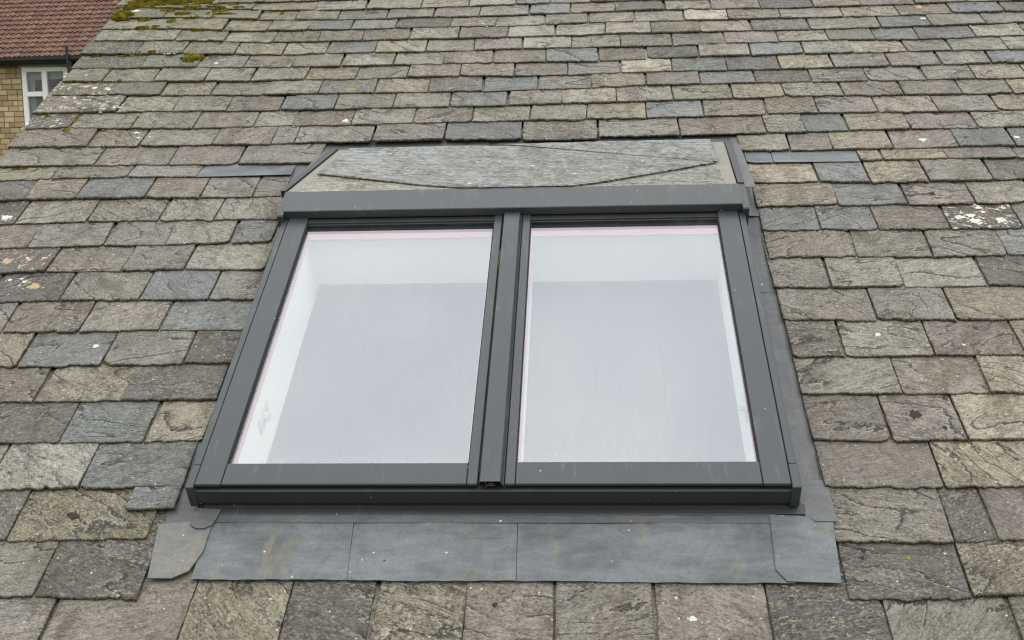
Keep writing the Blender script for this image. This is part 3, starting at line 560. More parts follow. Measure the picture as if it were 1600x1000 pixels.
# ---- moss
MOSS = Mat('moss', .95, spec=.1); _p = MOSS.coord(); _a = MOSS.noise(_p, 30, 4, .7); _b = MOSS.noise(_p, 260, 3, .7)
_c = MOSS.mix(MOSS.ramp(_a, .35, .65), srgb(66, 62, 18), srgb(122, 112, 28)); _c = MOSS.gain(_c, MOSS.math('ADD', .45, MOSS.math('MULTIPLY', _b, 1.1)))
MOSS = MOSS.done(_c, None, MOSS.bump(_b, .006, 1.0))
def blob(mb, u, v, w, ru, rv, rw, seed, n1=14, n2=8):
    r = np.random.default_rng(seed); vs = []; fs = []
    ph = r.uniform(0, 6.28, 6)
    for j in range(n2 + 1):
        t = j / n2 * math.pi / 2
        for i in range(n1):
            a = 2 * math.pi * i / n1
            k = 1 + .13 * math.sin(3 * a + ph[0]) + .1 * math.sin(5 * a + ph[1] + 2 * t) + r.normal(0, .045)
            vs.append((u + ru * k * math.cos(a) * math.cos(t) ** .7, v + rv * k * math.sin(a) * math.cos(t) ** .7, w - .003 + rw * k * math.sin(t)))
    for j in range(n2):
        for i in range(n1): fs.append([j * n1 + i, j * n1 + (i + 1) % n1, (j + 1) * n1 + (i + 1) % n1, (j + 1) * n1 + i])
    mb.add(vs, fs)
moss_spots = [(235, 4, 60, 8, 4), (300, 2, 60, 7, 4), (350, 22, 34, 5, 3), (285, 22, 26, 6, 2), (225, 30, 20, 5, 2), (310, 47, 22, 4, 2), (192, 25, 30, 12, 1), (300, 92, 30, 13, 1), (215, 9, 34, 6, 3), (246, 8, 34, 7, 3), (278, 6, 34, 8, 3), (262, 16, 22, 6, 2), (302, 13, 24, 6, 2), (345, 16, 24, 8, 2), (336, 12, 26, 6, 2),
    (325, 22, 8, 6, 1), (372, 12, 20, 4, 2), (268, 33, 14, 8, 2), (222, 44, 20, 5, 2), (243, 43, 12, 5, 1), (262, 44, 18, 4, 2), (282, 55, 5, 9, 1), (214, 84, 20, 5, 2), (237, 83, 14, 6, 2),
    (345, 67, 8, 4, 1), (226, 96, 6, 10, 1), (171, 108, 8, 6, 1), (163, 117, 6, 8, 1), (186, 127, 6, 5, 1), (176, 139, 4, 12, 1), (170, 146, 5, 5, 1), (173, 173, 14, 5, 2), (158, 176, 8, 3, 1), (126, 178, 7, 5, 1), (117, 188, 4, 12, 1), (103, 203, 13, 7, 1),
    (214, 184, 6, 8, 1), (208, 192, 4, 6, 1), (68, 179, 16, 5, 2), (82, 229, 16, 4, 2), (110, 262, 10, 5, 1), (143, 262, 6, 5, 1), (156, 128, 7, 4, 1), (74, 182, 12, 4, 1), (47, 779, 9, 6, 2), (1484, 352, 4, 6, 1), (312, 803, 9, 5, 2), (205, 12, 20, 8, 3), (320, 5, 26, 6, 3), (365, 6, 20, 5, 2), (398, 15, 12, 4, 2), (300, 29, 22, 4, 2), (332, 28, 16, 4, 2), (197, 46, 14, 3, 2), (180, 65, 20, 3, 2), (258, 65, 16, 3, 2), (300, 66, 12, 3, 2), (150, 86, 16, 3, 2), (190, 86, 14, 3, 2), (265, 86, 14, 4, 2), (312, 86, 12, 3, 2), (130, 107, 14, 3, 2), (190, 107, 12, 3, 2), (110, 128, 18, 3, 2), (90, 150, 18, 3, 2), (140, 150, 14, 3, 2), (120, 203, 20, 3, 2), (60, 203, 16, 3, 2), (160, 203, 12, 3, 2), (40, 232, 22, 4, 2), (120, 231, 18, 3, 2), (30, 262, 24, 4, 2), (70, 261, 16, 3, 2), (395, 30, 6, 8, 1), (440, 20, 6, 4, 1)]
for k, (px, py, sx, sy, cnt) in enumerate(moss_spots):
    mb = MB(); u0_, v0_ = on_roof(px, py)
    a = on_roof(px - sx / 2, py); b = on_roof(px + sx / 2, py); c_ = on_roof(px, py - sy / 2); d_ = on_roof(px, py + sy / 2)
    ru = (b[0] - a[0]) / 2; rv = (c_[1] - d_[1]) / 2
    r = np.random.default_rng(300 + k)
    if cnt == 1:
        blob(mb, u0_, v0_, surf(u0_, v0_), ru, rv, min(.5 * ru, .5 * rv, .03) + .003, 400 + k, 20, 8)
        for q in range(26):
            an = r.uniform(0, 6.28); rr_ = r.uniform(.5, 1.12); uu = u0_ + ru * rr_ * math.cos(an); vv = v0_ + rv * rr_ * math.sin(an)
            blob(mb, uu, vv, surf(u0_, v0_) - .001, ru * r.uniform(.08, .3), rv * r.uniform(.1, .35), min(ru, rv) * .25 + .002, 900 + k * 31 + q, 9, 4)
    else:
        for q in range(13 * cnt):
            uu = u0_ + r.uniform(-.85, .85) * ru; vv = v0_ + r.uniform(-.5, .5) * rv; s_ = r.uniform(.12, .42)
            blob(mb, uu, vv, surf(uu, vv), ru * s_, rv * s_ * 1.25, min(ru, rv) * .38 + .003, 400 + k * 17 + q, 12, 5)
    mb.build('moss_clump', MOSS, roof, fix=False).data.polygons.foreach_set('use_smooth', [True] * (len(mb.f)))
# crumbs of moss and silt lying in the joints
MOSSD = simple('joint_moss', srgb(88, 82, 44), .95, .1, 90, .9, .004)
mb = MB(); r = np.random.default_rng(77)
for i, (a, b, v, g, c, row) in enumerate(jobs):
    if not seen(jobs[i]): continue
    dens = 7 if v > 1.9 else 4
    if r.uniform() < (.85 if v > 1.9 else .5):
        for q in range(r.integers(1, dens + 1)):
            vv = v + g * r.uniform(.0, 1); s_ = r.uniform(.0022, .0055)
            blob(mb, b + r.normal(0, .0015), vv, T * .35 + .002 - (vv - v) * T / g + .001, s_, s_ * r.uniform(1, 2.4), s_ * .8, int(r.integers(1e6)), 6, 2)
o = mb.build('joint_moss', MOSSD, roof, fix=False); o['kind'] = 'stuff'

# ---- lichens: thin crusts that stand a little off the slate
def lichen_mat(name, c): return simple(name, c, .9, .2, 160, .35, .002)
LW = lichen_mat('white_lichen', srgb(202, 200, 186)); LC = lichen_mat('cream_lichen', srgb(172, 152, 120)); LK = lichen_mat('black_lichen', srgb(56, 52, 48)); LY = lichen_mat('yellow_lichen', srgb(150, 132, 74))
lich = [(62, 391, 18, 7, LW), (150, 540, 11, 6, LW), (188, 297, 8, 4, LW), (262, 296, 9, 4, LW), (10, 340, 17, 7, LW), (15, 436, 6, 4, LW), (33, 434, 6, 3, LW), (38, 439, 9, 4, LW), (35, 396, 6, 3, LW), (30, 446, 4, 2, LW),
    (18, 410, 58, 13, LC), (53, 447, 20, 9, LC), (125, 137, 24, 9, LC), (146, 169, 44, 9, LW), (122, 167, 16, 5, LW), (107, 162, 12, 4, LW), (106, 166, 10, 4, LW), (86, 170, 12, 4, LW), (109, 172, 8, 6, LW), (140, 153, 44, 6, LW), (147, 158, 9, 4, LW), (166, 158, 9, 3, LW),
    (148, 137, 9, 4, LW), (168, 141, 9, 5, LW), (160, 147, 5, 3, LW), (190, 144, 5, 2, LW), (122, 113, 26, 4, LW), (115, 121, 16, 4, LW), (135, 117, 10, 3, LW), (128, 110, 16, 3, LW), (44, 194, 8, 3, LW), (232, 214, 10, 4, LW), (216, 215, 6, 3, LW), (213, 206, 8, 3, LW), (110, 183, 8, 3, LW),
    (310, 6, 26, 8, LW), (215, 16, 22, 6, LW), (265, 83, 12, 4, LW), (338, 99, 6, 3, LW), (1500, 339, 18, 6, LW), (1517, 336, 15, 6, LW), (1524, 345, 18, 7, LW), (1564, 344, 16, 8, LW), (1530, 323, 11, 4, LW), (1536, 330, 8, 4, LW), (1578, 356, 7, 3, LW), (1530, 350, 9, 3, LW), (1442, 218, 13, 5, LW), (1589, 214, 10, 4, LW), (1542, 133, 11, 4, LW),
    (1400, 32, 8, 3, LW), (1442, 28, 10, 3, LW), (1436, 10, 10, 5, LC), (759, 37, 12, 5, LW), (1311, 80, 9, 4, LW), (1270, 145, 7, 3, LW), (1541, 851, 15, 6, LW), (1477, 863, 5, 3, LW), (1555, 407, 7, 3, LW), (1012, 41, 5, 4, LW), (1372, 522, 13, 6, LW), (1506, 539, 6, 3, LW), (540, 189, 10, 5, LW), (384, 216, 8, 3, LW), (62, 962, 5, 3, LW), (143, 895, 5, 4, LW), (1083, 966, 12, 9, LW), (1057, 932, 5, 4, LW),
    (1429, 646, 20, 18, LK), (1487, 649, 7, 5, LK), (1477, 669, 8, 7, LK), (1556, 632, 9, 11, LK), (1570, 629, 5, 5, LK), (117, 806, 14, 10, LK), (108, 803, 8, 7, LK), (1457, 302, 8, 6, LK), (773, 944, 9, 9, LK), (910, 990, 6, 8, LK), (1562, 909, 12, 8, LK), (1546, 872, 7, 5, LK), (1350, 858, 10, 8, LK), (1347, 870, 9, 6, LK),
    (518, 217, 9, 4, LY), (550, 140, 18, 4, LY), (566, 184, 7, 5, LY), (698, 132, 6, 4, LY), (1420, 870, 8, 4, LY)]
for k, (px, py, sx, sy, mt) in enumerate(lich):
    u, v = on_roof(px, py); ru = abs(on_roof(px + sx / 2, py)[0] - u); rv = abs(on_roof(px, py - sy / 2)[1] - v)
    r = np.random.default_rng(5000 + k); n = 22 if sx > 14 else 14; vs = []; h = surf(u, v); g0 = .05
    ph = r.uniform(0, 6.28, 3); ks = [1 + .16 * math.sin(3 * a + ph[0]) + .12 * math.sin(7 * a + ph[1]) + r.normal(0, .09 if sx > 20 else .05) for a in np.linspace(0, 2 * math.pi, n, endpoint=False)]
    for s_, hh in ((1.0, -.002), (.96, .0012), (.6, .0018)):
        for i in range(n):
            a = 2 * math.pi * i / n; uu = u + ru * s_ * ks[i] * math.cos(a); vv = v + rv * s_ * ks[i] * math.sin(a)
            vs.append((uu, vv, surf(u, v) - (vv - v) * .045 + hh + .0012))
    fs = [[j * n + i, j * n + (i + 1) % n, (j + 1) * n + (i + 1) % n, (j + 1) * n + i] for j in range(2) for i in range(n)] + [list(range(2 * n, 3 * n))]
    for q in range(7):                                  # small satellites round the colony
        a0 = r.uniform(0, 6.28); d0 = r.uniform(1.1, 2.3); uu = u + ru * d0 * math.cos(a0); vv = v + rv * d0 * math.sin(a0); s0 = r.uniform(.1, .32); n0 = len(vs)
        for i in range(6):
            a = 2 * math.pi * i / 6; k_ = r.uniform(.7, 1.2); y_ = vv + rv * s0 * k_ * math.sin(a); vs.append((uu + ru * s0 * k_ * math.cos(a), y_, surf(u, v) - (y_ - v) * .045 + .0022))
        fs.append(list(range(n0, n0 + 6)))
    poly('lichen', vs, fs, mt, roof)

# ================================================================== THE ROOF WINDOW
sky_t = empty('roof_window', ROOF)
tag(sky_t, 'large grey metal twin-pane roof window set in the slate roof', 'roof window')
def part(mb, name, mat, parent=sky_t): return mb.build(name, mat, parent)
S = lambda: MB()
# kerb box below the frame and the closed well beneath the glass
k = S(); k.box(.0, .03, .03, 1.36, -.06, .082); k.box(1.555, 1.600, .012, 1.36, -.06, .082); k.box(.0, 1.585, .012, .04, -.06, .07); k.box(.0, 1.585, 1.30, 1.36, -.06, .09); part(k, 'kerb', BLACK)
def well(u0, u1, v0=.055, v1=1.243, d=-.165):
    b = S(); t = .012
    b.box(u0 - t, u0, v0 - t, v1 + t, d, .058, 0); b.box(u1, u1 + t, v0 - t, v1 + t, d, .058, 0); b.box(u0, u1, v0 - t, v0, d, .058, 0); b.box(u0, u1, v1, v1 + t, d, .058, 0)
    lining = part(b, 'lining', LINING)
    # a jointed blind closes the bottom of the well
    n = 3; w = (u1 - u0) / n
    for i in range(n):
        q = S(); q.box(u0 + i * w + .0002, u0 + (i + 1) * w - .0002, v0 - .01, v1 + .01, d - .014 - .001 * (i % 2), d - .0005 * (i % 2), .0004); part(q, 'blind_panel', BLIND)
    return lining
well(.077, .728); well(.862, 1.524)
def bracket(u, v, w, s):
    q = S(); q.box(u, u + .006 * s if s > 0 else u, v - .05, v + .05, w - .03, w + .03, .002) if s > 0 else q.box(u - .006, u, v - .045, v + .045, w - .025, w + .025, .002)
    x = u + .006 * s; q.tube([(x, v, w), (x + .016 * s, v, w)], .013, 14); part(q, 'catch', SPACER2)
SPACER2 = simple('satin_catch', srgb(200, 200, 196), .4, .5)
bracket(.0775, .40, -.03, 1); bracket(1.5235, .42, -.02, -1)
for (a, b) in ((.072, .742), (.858, 1.516)):
    g = S(); g.box(a, b, .07, 1.262, .079, .085, .0005); pane = part(g, 'glass_pane', GLASS)
    s_ = S(); s_.box(a + .004, b - .004, 1.188, 1.236, .064, .073, .001); s_.box(a + .004, a + .0155, .072, 1.186, .064, .073, .001); s_.box(b - .010, b - .004, .072, 1.186, .064, .073, .001); part(s_, 'spacer_band', SPACER, pane)
    s_ = S(); s_.box(a, b, 1.238, 1.285, .060, .0755, .001); part(s_, 'seal', BLACK, pane)
    # ledges in the shadow gap above the glass
    t = S(); t.box(a + .002, b - .002, 1.262, 1.300, .074, .093, .001); t.box(a + .002, b - .002, 1.254, 1.262, .0855, .0875, .0005); part(t, 'top_rail', SILL)
# side members, stiles and bottom rails
def rail(name, u0, u1, v0, v1, w0=.0890, w1=.1, c=.0018, mat=None): b = S(); b.box(u0, u1, v0, v1, w0, w1, c); return part(b, name, mat or FRAME)
rail('side_member', .003, .073, -.002, 1.29); rail('side_member', 1.5115, 1.582, -.002, 1.29)
rail('bottom_rail', .0745, .7355, .0, .078, .0890, .0985); rail('bottom_rail', .8655, 1.5100, .0, .081, .0890, .0985)
rail('stile', .737, .765, -.001, 1.285, .0890, .0995); rail('stile', .8375, .8640, -.001, 1.285, .0890, .0995)
for a in ((.0735, .0765, .079, 1.25, .0852, .096), (1.5085, 1.511, .082, 1.25, .0852, .096), (.8645, .8665, .082, 1.25, .0852, .095), (.7345, .7365, .079, 1.25, .0852, .095)):
    b = S(); b.box(*a, .0008); part(b, 'glazing_gasket', BLACK)
rail('side_trim', -.0205, .0005, .075, 1.285, .02, .0965); rail('side_trim', 1.5845, 1.606, .075, 1.285, .02, .0965)
rail('end_cap', -.0212, .0010, -.012, .0735, .022, .0975, mat=FRAME); rail('end_cap', 1.5842, 1.6085, -.012, .0735, .022, .0975)
# centre cover: a shallow folded cap, open at its lower end
cv = [(.768, .098), (.773, .1115), (.826, .1115), (.8325, .098), (.8355, .0955), (.8355, .0935), (.831, .0965), (.8245, .1095), (.7745, .1095), (.7695, .098)]
b = S(); b.prism_v(cv, -.003, 1.29); part(b, 'centre_cover', FRAME)
b = S(); b.box(.767, .8365, .02, 1.285, .074, .092, .001); part(b, 'mullion_core', BLACK)
b = S(); b.box(.790, .812, -.004, .03, .0925, .097, .001); b.box(.795, .807, -.003, .02, .0975, .1025, .001); b.box(.786, .790, -.002, .02, .084, .108, .0008); part(b, 'mullion_bracket', SILL)
# sill: lip, face, drip and stepped upstand of the apron
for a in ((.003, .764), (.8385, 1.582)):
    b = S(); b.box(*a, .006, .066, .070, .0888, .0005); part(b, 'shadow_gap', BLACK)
b = S(); b.prism([(.03, .0795), (-.005, .0805), (-.0085, .0785), (-.0085, .034), (-.006, .031), (.03, .031)], .001, 1.5838); part(b, 'sill', SILL)
b = S(); b.prism([(.03, .0305), (-.001, .0305), (-.001, .0205), (-.008, .0195), (-.0095, .0175), (-.0095, .006), (.03, .0)], .012, 1.5835); part(b, 'sill_drip', SILL)
# hood over the head of the window
b = S(); b.prism([(1.284, .100), (1.284, .1275), (1.2865, .130), (1.415, .1285), (1.43, .118), (1.43, .10), (1.33, .10), (1.29, .0985)], -.012, 1.597); part(b, 'hood', FRAME)
b = S(); b.prism([(1.268, .05), (1.268, .118), (1.272, .122), (1.425, .124), (1.425, .05)], -.034, -.0125); part(b, 'hood_end', FRAME)
b = S(); b.prism([(1.268, .05), (1.268, .118), (1.272, .122), (1.425, .124), (1.425, .05)], 1.5975, 1.619); part(b, 'hood_end', FRAME)

# ---- flashings
def sheet(name, pts, mat, t=.0022, parent=sky_t, n=8, amp=.0012, seed=1):
    """thin metal sheet: quad (four corners u, v, w, anticlockwise from lower left) with a slightly dressed surface"""
    r = np.random.default_rng(seed); q = np.array(pts, float); vs = []; nu = n * 3; nv = n
    ph = r.uniform(0, 6.28, 4)
    for layer in (0, 1):
        for j in range(nv + 1):
            for i in range(nu + 1):
                s_, t_ = i / nu, j / nv
                p = (1 - t_) * ((1 - s_) * q[0] + s_ * q[1]) + t_ * ((1 - s_) * q[3] + s_ * q[2])
                h = amp * (math.sin(7 * s_ + ph[0] + 3 * t_) + .6 * math.sin(17 * s_ + ph[1]) * math.sin(6 * t_ + ph[2]))
                ed = amp * .8 * math.sin(40 * s_ + ph[3]) if j == 0 else 0
                vs.append((p[0], p[1] + ed, p[2] + h - (t if layer else 0)))
    m_ = (nu + 1) * (nv + 1); fs = []
    for j in range(nv):
        for i in range(nu):
            a = j * (nu + 1) + i; fs.append([a, a + 1, a + nu + 2, a + nu + 1]); fs.append([m_ + a + nu + 1, m_ + a + nu + 2, m_ + a + 1, m_ + a])
    per = [i for i in range(nu + 1)] + [j * (nu + 1) + nu for j in range(1, nv + 1)] + [nv * (nu + 1) + i for i in range(nu - 1, -1, -1)] + [j * (nu + 1) for j in range(nv - 1, 0, -1)]
    for a, b_ in zip(per, per[1:] + per[:1]): fs.append([b_, a, m_ + a, m_ + b_])
    return poly(name, vs, fs, mat, parent, smooth=False)
aw = .0125
sheet('apron_sheet', [(.040, -.249, aw), (.444, -.249, aw), (.430, -.030, .012), (.040, -.030, .012)], LEAD, seed=1)
sheet('apron_sheet', [(.4455, -.251, aw + .0004), (.874, -.250, aw), (.869, -.030, .012), (.4315, -.030, .012)], LEAD, seed=2)
sheet('apron_sheet', [(.8755, -.250, aw), (1.565, -.2535, aw), (1.565, -.030, .012), (.8705, -.030, .012)], LEAD, seed=3)
b = S(); b.slab([(1.53, -.034, .0165), (1.522, -.215, .0175), (1.545, -.251, .0175), (1.6755, -.256, .0175), (1.690, -.04, .0165)], .0024); part(b, 'corner_sheet', LEAD)
b = S(); b.slab([(-.096, -.068, .0155), (-.072, -.250, .017), (-.010, -.250, .017), (.030, -.225, .017), (.050, -.16, .017), (.050, -.05, .0155)], .004); part(b, 'corner_sheet', LEADW)
sheet('apron_upstand', [(-.004, -.030, .0150), (1.625, -.030, .0150), (1.625, .004, .0165), (-.004, .004, .0165)], SILL, seed=5, n=4, amp=.0006)
b = S(); b.prism([(-.0335, .0155), (-.0335, .0115), (-.028, .0115), (-.028, .0168), (-.031, .0172)], .03, 1.545); part(b, 'apron_bead', FRAME)
sheet('apron_fold', [(.042, -.060, .0142), (1.545, -.060, .0142), (1.545, -.031, .0138), (.042, -.031, .0138)], LEADD, seed=6, n=4, amp=.0004, t=.001)
b = S(); b.slab([(-.012, -.05, .0205), (-.006, -.074, .0205), (.012, -.086, .0205), (.034, -.086, .0205), (.052, -.074, .0205), (.058, -.055, .0205), (.064, -.018, .0205), (-.004, -.014, .0205)], .0035); part(b, 'loose_slip', LEADD)
# right-hand gutter sheet, in two lengths, folded up against the window
for v0_, v1_, sd_ in ((-.07, .96, 11), (.955, 2.0, 12)):
    sheet('side_gutter', [(1.607, v0_, -.004), (1.70, v0_, -.004), (1.70, v1_, -.006), (1.607, v1_, -.006)], LEADD, seed=sd_, amp=.0009)
    sheet('gutter_upstand', [(1.6065, v0_ + .06, -.004), (1.6105, v0_ + .06, -.004), (1.6105, min(v1_, 1.40), .045), (1.6065, min(v1_, 1.40), .045)], LEADD, seed=sd_ + 4, amp=.0)
sheet('side_gutter', [(-.09, -.07, .001), (.005, -.07, .001), (-.02, 2.0, -.006), (-.09, 2.0, -.006)], LEADD, seed=13, amp=.0009)
b = S(); b.slab([(1.612, .02, .010), (1.622, -.035, .016), (1.645, -.058, .019), (1.70, -.058, .019), (1.70, .10, .006), (1.612, .10, .006)], .0022); part(b, 'gutter_lip', LEADD)
# saddle behind the hood: a bed of lead and mortar under four cut slates
PL = lambda u, v, d=0: (u, v, .12 * (1.94 - v) / .507 + d)
sheet('saddle_bed', [PL(-.05, 1.425, -.012), PL(1.66, 1.425, -.012), (1.66, 2.03, -.022), (.0, 2.03, -.022)], LEADD, seed=21)
sheet('saddle_head', [(.0, 1.925, -.003), (1.64, 1.935, -.003), (1.64, 2.08, -.002), (.0, 2.07, -.002)], LEADD, seed=22, amp=.001)
b = S(); b.slab([PL(-.028, 1.428), PL(.02, 1.428), PL(.12, 1.93), PL(.062, 1.93)], .014); part(b, 'mortar_fillet', MORTAR)
b = S(); b.slab([PL(1.545, 1.428), PL(1.592, 1.428), PL(1.603, 1.93), PL(1.535, 1.93)], .014); part(b, 'mortar_fillet', MORTAR)
for (a0, a1, b0, b1) in ((-.034, -.052, .058, .026), (1.596, 1.618, 1.606, 1.634)):
    q = S(); q.slab([PL(min(a0, a1), 1.425, .006), PL(max(a0, a1), 1.425, .006), PL(max(b0, b1), 1.93, .006), PL(min(b0, b1), 1.93, .006)], .03); part(q, 'edge_trim', SILL)
sheet('saddle_wing', [(-.085, 1.44, .002), (-.03, 1.44, .012), (.035, 1.93, .0), (-.10, 1.93, .001)], LEADD, seed=23, amp=.0008)
sheet('saddle_wing', [(1.634, 1.40, .004), (1.70, 1.40, -.001), (1.70, 1.97, -.001), (1.625, 1.97, .0)], LEADD, seed=24, amp=.001)

def cut_slate(pts, d, seed, thick, c0=(142, 146, 142)):
    """a flat sawn piece lying on the saddle, edges slightly broken"""
    r = np.random.default_rng(seed); out = []
    for (a, b_) in zip(pts, pts[1:] + pts[:1]):
        n = max(2, int(math.hypot(b_[0] - a[0], b_[1] - a[1]) / .02))
        for i in range(n):
            t = i / n; j_ = r.normal(0, .0016, 2) if i else (0, 0); out.append((a[0] * (1 - t) + b_[0] * t + j_[0], a[1] * (1 - t) + b_[1] * t + j_[1]))
    cu = sum(p[0] for p in out) / len(out); cv_ = sum(p[1] for p in out) / len(out)
    inner = [(p[0] + (cu - p[0]) * .012, p[1] + (cv_ - p[1]) * .03) for p in out]
    n = len(out)
    V = [PL(*p, d) for p in inner] + [PL(*p, d - .0022 - abs(r.normal(0, .0008))) for p in out] + [PL(p[0] + r.normal(0, .001), p[1] + r.normal(0, .001), d - thick) for p in out]
    f = [list(range(n))] + [[i, n + i, n + (i + 1) % n, (i + 1) % n] for i in range(n)] + [[n + i, 2 * n + i, 2 * n + (i + 1) % n, n + (i + 1) % n] for i in range(n)] + [list(range(2 * n, 3 * n))[::-1]]
    o = poly('cut_slate', V, f, SLATE, sky_t); V = np.array(V)
    s_ = np.stack((V[:, 0] * .42, V[:, 1] * .5 + .05 * V[:, 0], np.full(len(V), seed * 3.1)), -1)
    put_attrs(o.data, s_, np.tile(srgb(*c0), (len(V), 1)), np.tile((.30, .0, .1), (len(V), 1)), np.concatenate((np.zeros(n), np.full(n, .7), np.ones(n))))
    return o
cut_slate([(.005, 1.422), (.68, 1.422), (.60, 1.48), (.042, 1.64), (.03, 1.60)], .001, 31, .006, (138, 136, 124))
cut_slate([(.90, 1.422), (1.557, 1.422), (1.552, 1.67), (1.50, 1.67)], .001, 32, .006, (134, 136, 128))
cut_slate([(.042, 1.611), (.463, 1.459), (.62, 1.419), (1.0, 1.419), (1.103, 1.450), (1.538, 1.652), (1.519, 1.665), (.816, 1.901), (.62, 1.928), (.105, 1.928)], .011, 33, .0105, (130, 134, 132))
cut_slate([(.700, 1.925), (.816, 1.894), (1.525, 1.652), (1.552, 1.66), (1.550, 1.932)], .0150, 34, .0045, (132, 136, 134))

# ---- lead soakers lying between the courses beside the window
def flat(name, pts, mat, t=.002, parent=roof): b = MB(); b.slab(pts, t); return b.build(name, mat, parent)
flat('lead_soaker', [(-.482, 1.727, .012), (-.094, 1.732, .012), (-.088, 1.90, -.003), (-.44, 1.90, -.003)], LEAD)
flat('lead_soaker', [(1.674, 1.762, .012), (1.700, 1.752, .012), (1.773, 1.752, .012), (1.773, 1.90, -.003), (1.674, 1.90, -.003)], LEAD)
flat('lead_soaker', [(1.776, 1.752, .0125), (2.098, 1.745, .0125), (2.09, 1.90, -.003), (1.776, 1.90, -.003)], LEAD)
def one_slate(a, b, v, g, c, seed, dw=0):
    V, f, s_, tn, pr, ed = slate_geo(a, b, v, g, c, seed); V[:, 2] += dw
    me = bpy.data.meshes.new('slate'); me.from_pydata(V.tolist(), [], f); me.materials.append(SLATE); me.polygons.foreach_set('use_smooth', [True] * len(me.polygons))
    n = len(V); put_attrs(me, s_, np.tile(tn, (n, 1)), np.tile(pr, (n, 1)), ed); o = bpy.data.objects.new('slate', me); link(o, roof); return o
one_slate(-.208, -.066, -.012, .09, 1, 70001, .006)

# ---- walls below the roof
def brick_mat(name, c0, c1):
    M = Mat(name, .9, spec=.2); p = M.coord(); br = M.n.new('ShaderNodeTexBrick'); M.l.new(M.scale(p, (1, 1, 1)), br.inputs['Vector'])
    br.inputs['Scale'].default_value = 4.4; br.inputs['Mortar Size'].default_value = .02; br.inputs['Color1'].default_value = (*c0, 1); br.inputs['Color2'].default_value = (*c1, 1); br.inputs['Mortar'].default_value = (*srgb(150, 140, 120), 1)
    return M.done(br.outputs[0])
wm = brick_mat('stock_brick', srgb(150, 128, 84), srgb(122, 98, 66))
def rw(u, v, w): q = ROOF @ Vector((u, v, w)); return q
e0 = rw(0, V0 + .12, -.06); rg = rw(0, V1, -.08)
b = MB(); y0, z0, y1, z1 = e0.y, e0.z, rg.y, rg.z; yb = y1 + (y1 - y0)
b.add([(x, y, z) for x in (U0 + .06 - 1.0, U1 - 1.06) for y, z in ((y0, 0), (yb, 0), (yb, z0), (y1, z1), (y0, z0))],
      [[0, 4, 3, 2, 1], [5, 6, 7, 8, 9], [0, 5, 9, 4], [1, 2, 7, 6]])
b.build('wall', wm, house)

# ================================================================== GROUND
GR = simple('lawn', srgb(78, 88, 52), .95, .1, 3, .6)
g = bpy.data.objects.new('ground', None); me = bpy.data.meshes.new('ground')
me.from_pydata([(-600, -600, 0), (600, -600, 0), (600, 900, 0), (-600, 900, 0)], [], [[0, 1, 2, 3]]); me.materials.append(GR)
g = bpy.data.objects.new('ground', me); link(g); g['kind'] = 'structure'

# ================================================================== THE NEIGHBOUR'S HOUSE
YN = CW[1] + 22.0
hx = lambda px: at(px, 100, YN)[0]
eave = at(30, 97, YN)[2]; PXM = 1 / (at(101, 100, YN)[0] - at(100, 100, YN)[0])
xL, xR = hx(-190), hx(330)
nb = empty('brick_house', Matrix.Translation((xL, YN, 0)))
tag(nb, 'yellow brick house with a red clay tiled roof behind the slate roof', 'house')
TC = Mat('clay_tile', .85, spec=.25); _p = TC.coord(); _o = TC.n.new('ShaderNodeObjectInfo').outputs['Random']
_w = TC.n.new('ShaderNodeTexCoord'); 
_g = TC.noise(_p, 9, 4, .7, .5); _f = TC.noise(_p, 60, 4, .7)
_c = TC.mix(_o, srgb(106, 80, 70), srgb(140, 104, 90)); _c = TC.mix(TC.ramp(_g, .38, .62), _c, srgb(80, 70, 60)); _c = TC.gain(_c, TC.math('ADD', .65, TC.math('MULTIPLY', _f, .9)))
_c = TC.mix(TC.ramp(_f, .72, .76), _c, srgb(190, 160, 140))
TILE = TC.done(_c)
BC = Mat('yellow_brick', .9, spec=.2); _p = BC.coord(); _o = BC.n.new('ShaderNodeObjectInfo').outputs['Random']; _f = BC.noise(_p, 30, 4, .7)
_c = BC.mix(_o, srgb(146, 128, 100), srgb(192, 174, 138)); _c = BC.mix(BC.math('MULTIPLY', BC.ramp(_f, .5, .7), .5), _c, srgb(110, 84, 58)); BRICK = BC.done(BC.gain(_c, BC.math('ADD', .75, BC.math('MULTIPLY', _f, .8))))
MORT = simple('lime_mortar', srgb(140, 120, 90), .95, .1, 20, .4)
UPVC = simple('white_frame', srgb(238, 238, 236), .45, .5, 5, .05)
GUT = simple('black_gutter', srgb(24, 24, 26), .4, .5)
DARK = simple('dark_room', srgb(40, 34, 34), .9, .1)
CURT = simple('pale_blind_cloth', srgb(150, 158, 150), .9, .1)
WG = glass_material('window_glass', .03, (.92, .94, .93), dust=.01)
X0 = xL
loc = lambda x, dy, z: (x - X0, dy, z)
# window opening from the photograph's proportions
wx0, wx1 = hx(35) , hx(108); wz1 = at(60, 105, YN)[2]; wz0 = at(60, 190, YN)[2] - .12
W_ = MB(); xs = [0, wx0 - X0, wx1 - X0, xR - X0]; ze = eave - .02
W_.box(xs[0], xs[1], .012, .3, 0, ze, 0); W_.box(xs[2], xs[3], .012, .3, 0, ze, 0); W_.box(xs[1], xs[2], .012, .3, 0, wz0, 0); W_.box(xs[1], xs[2], .012, .3, wz1, ze, 0)
wall = W_.build('wall', MORT, nb)
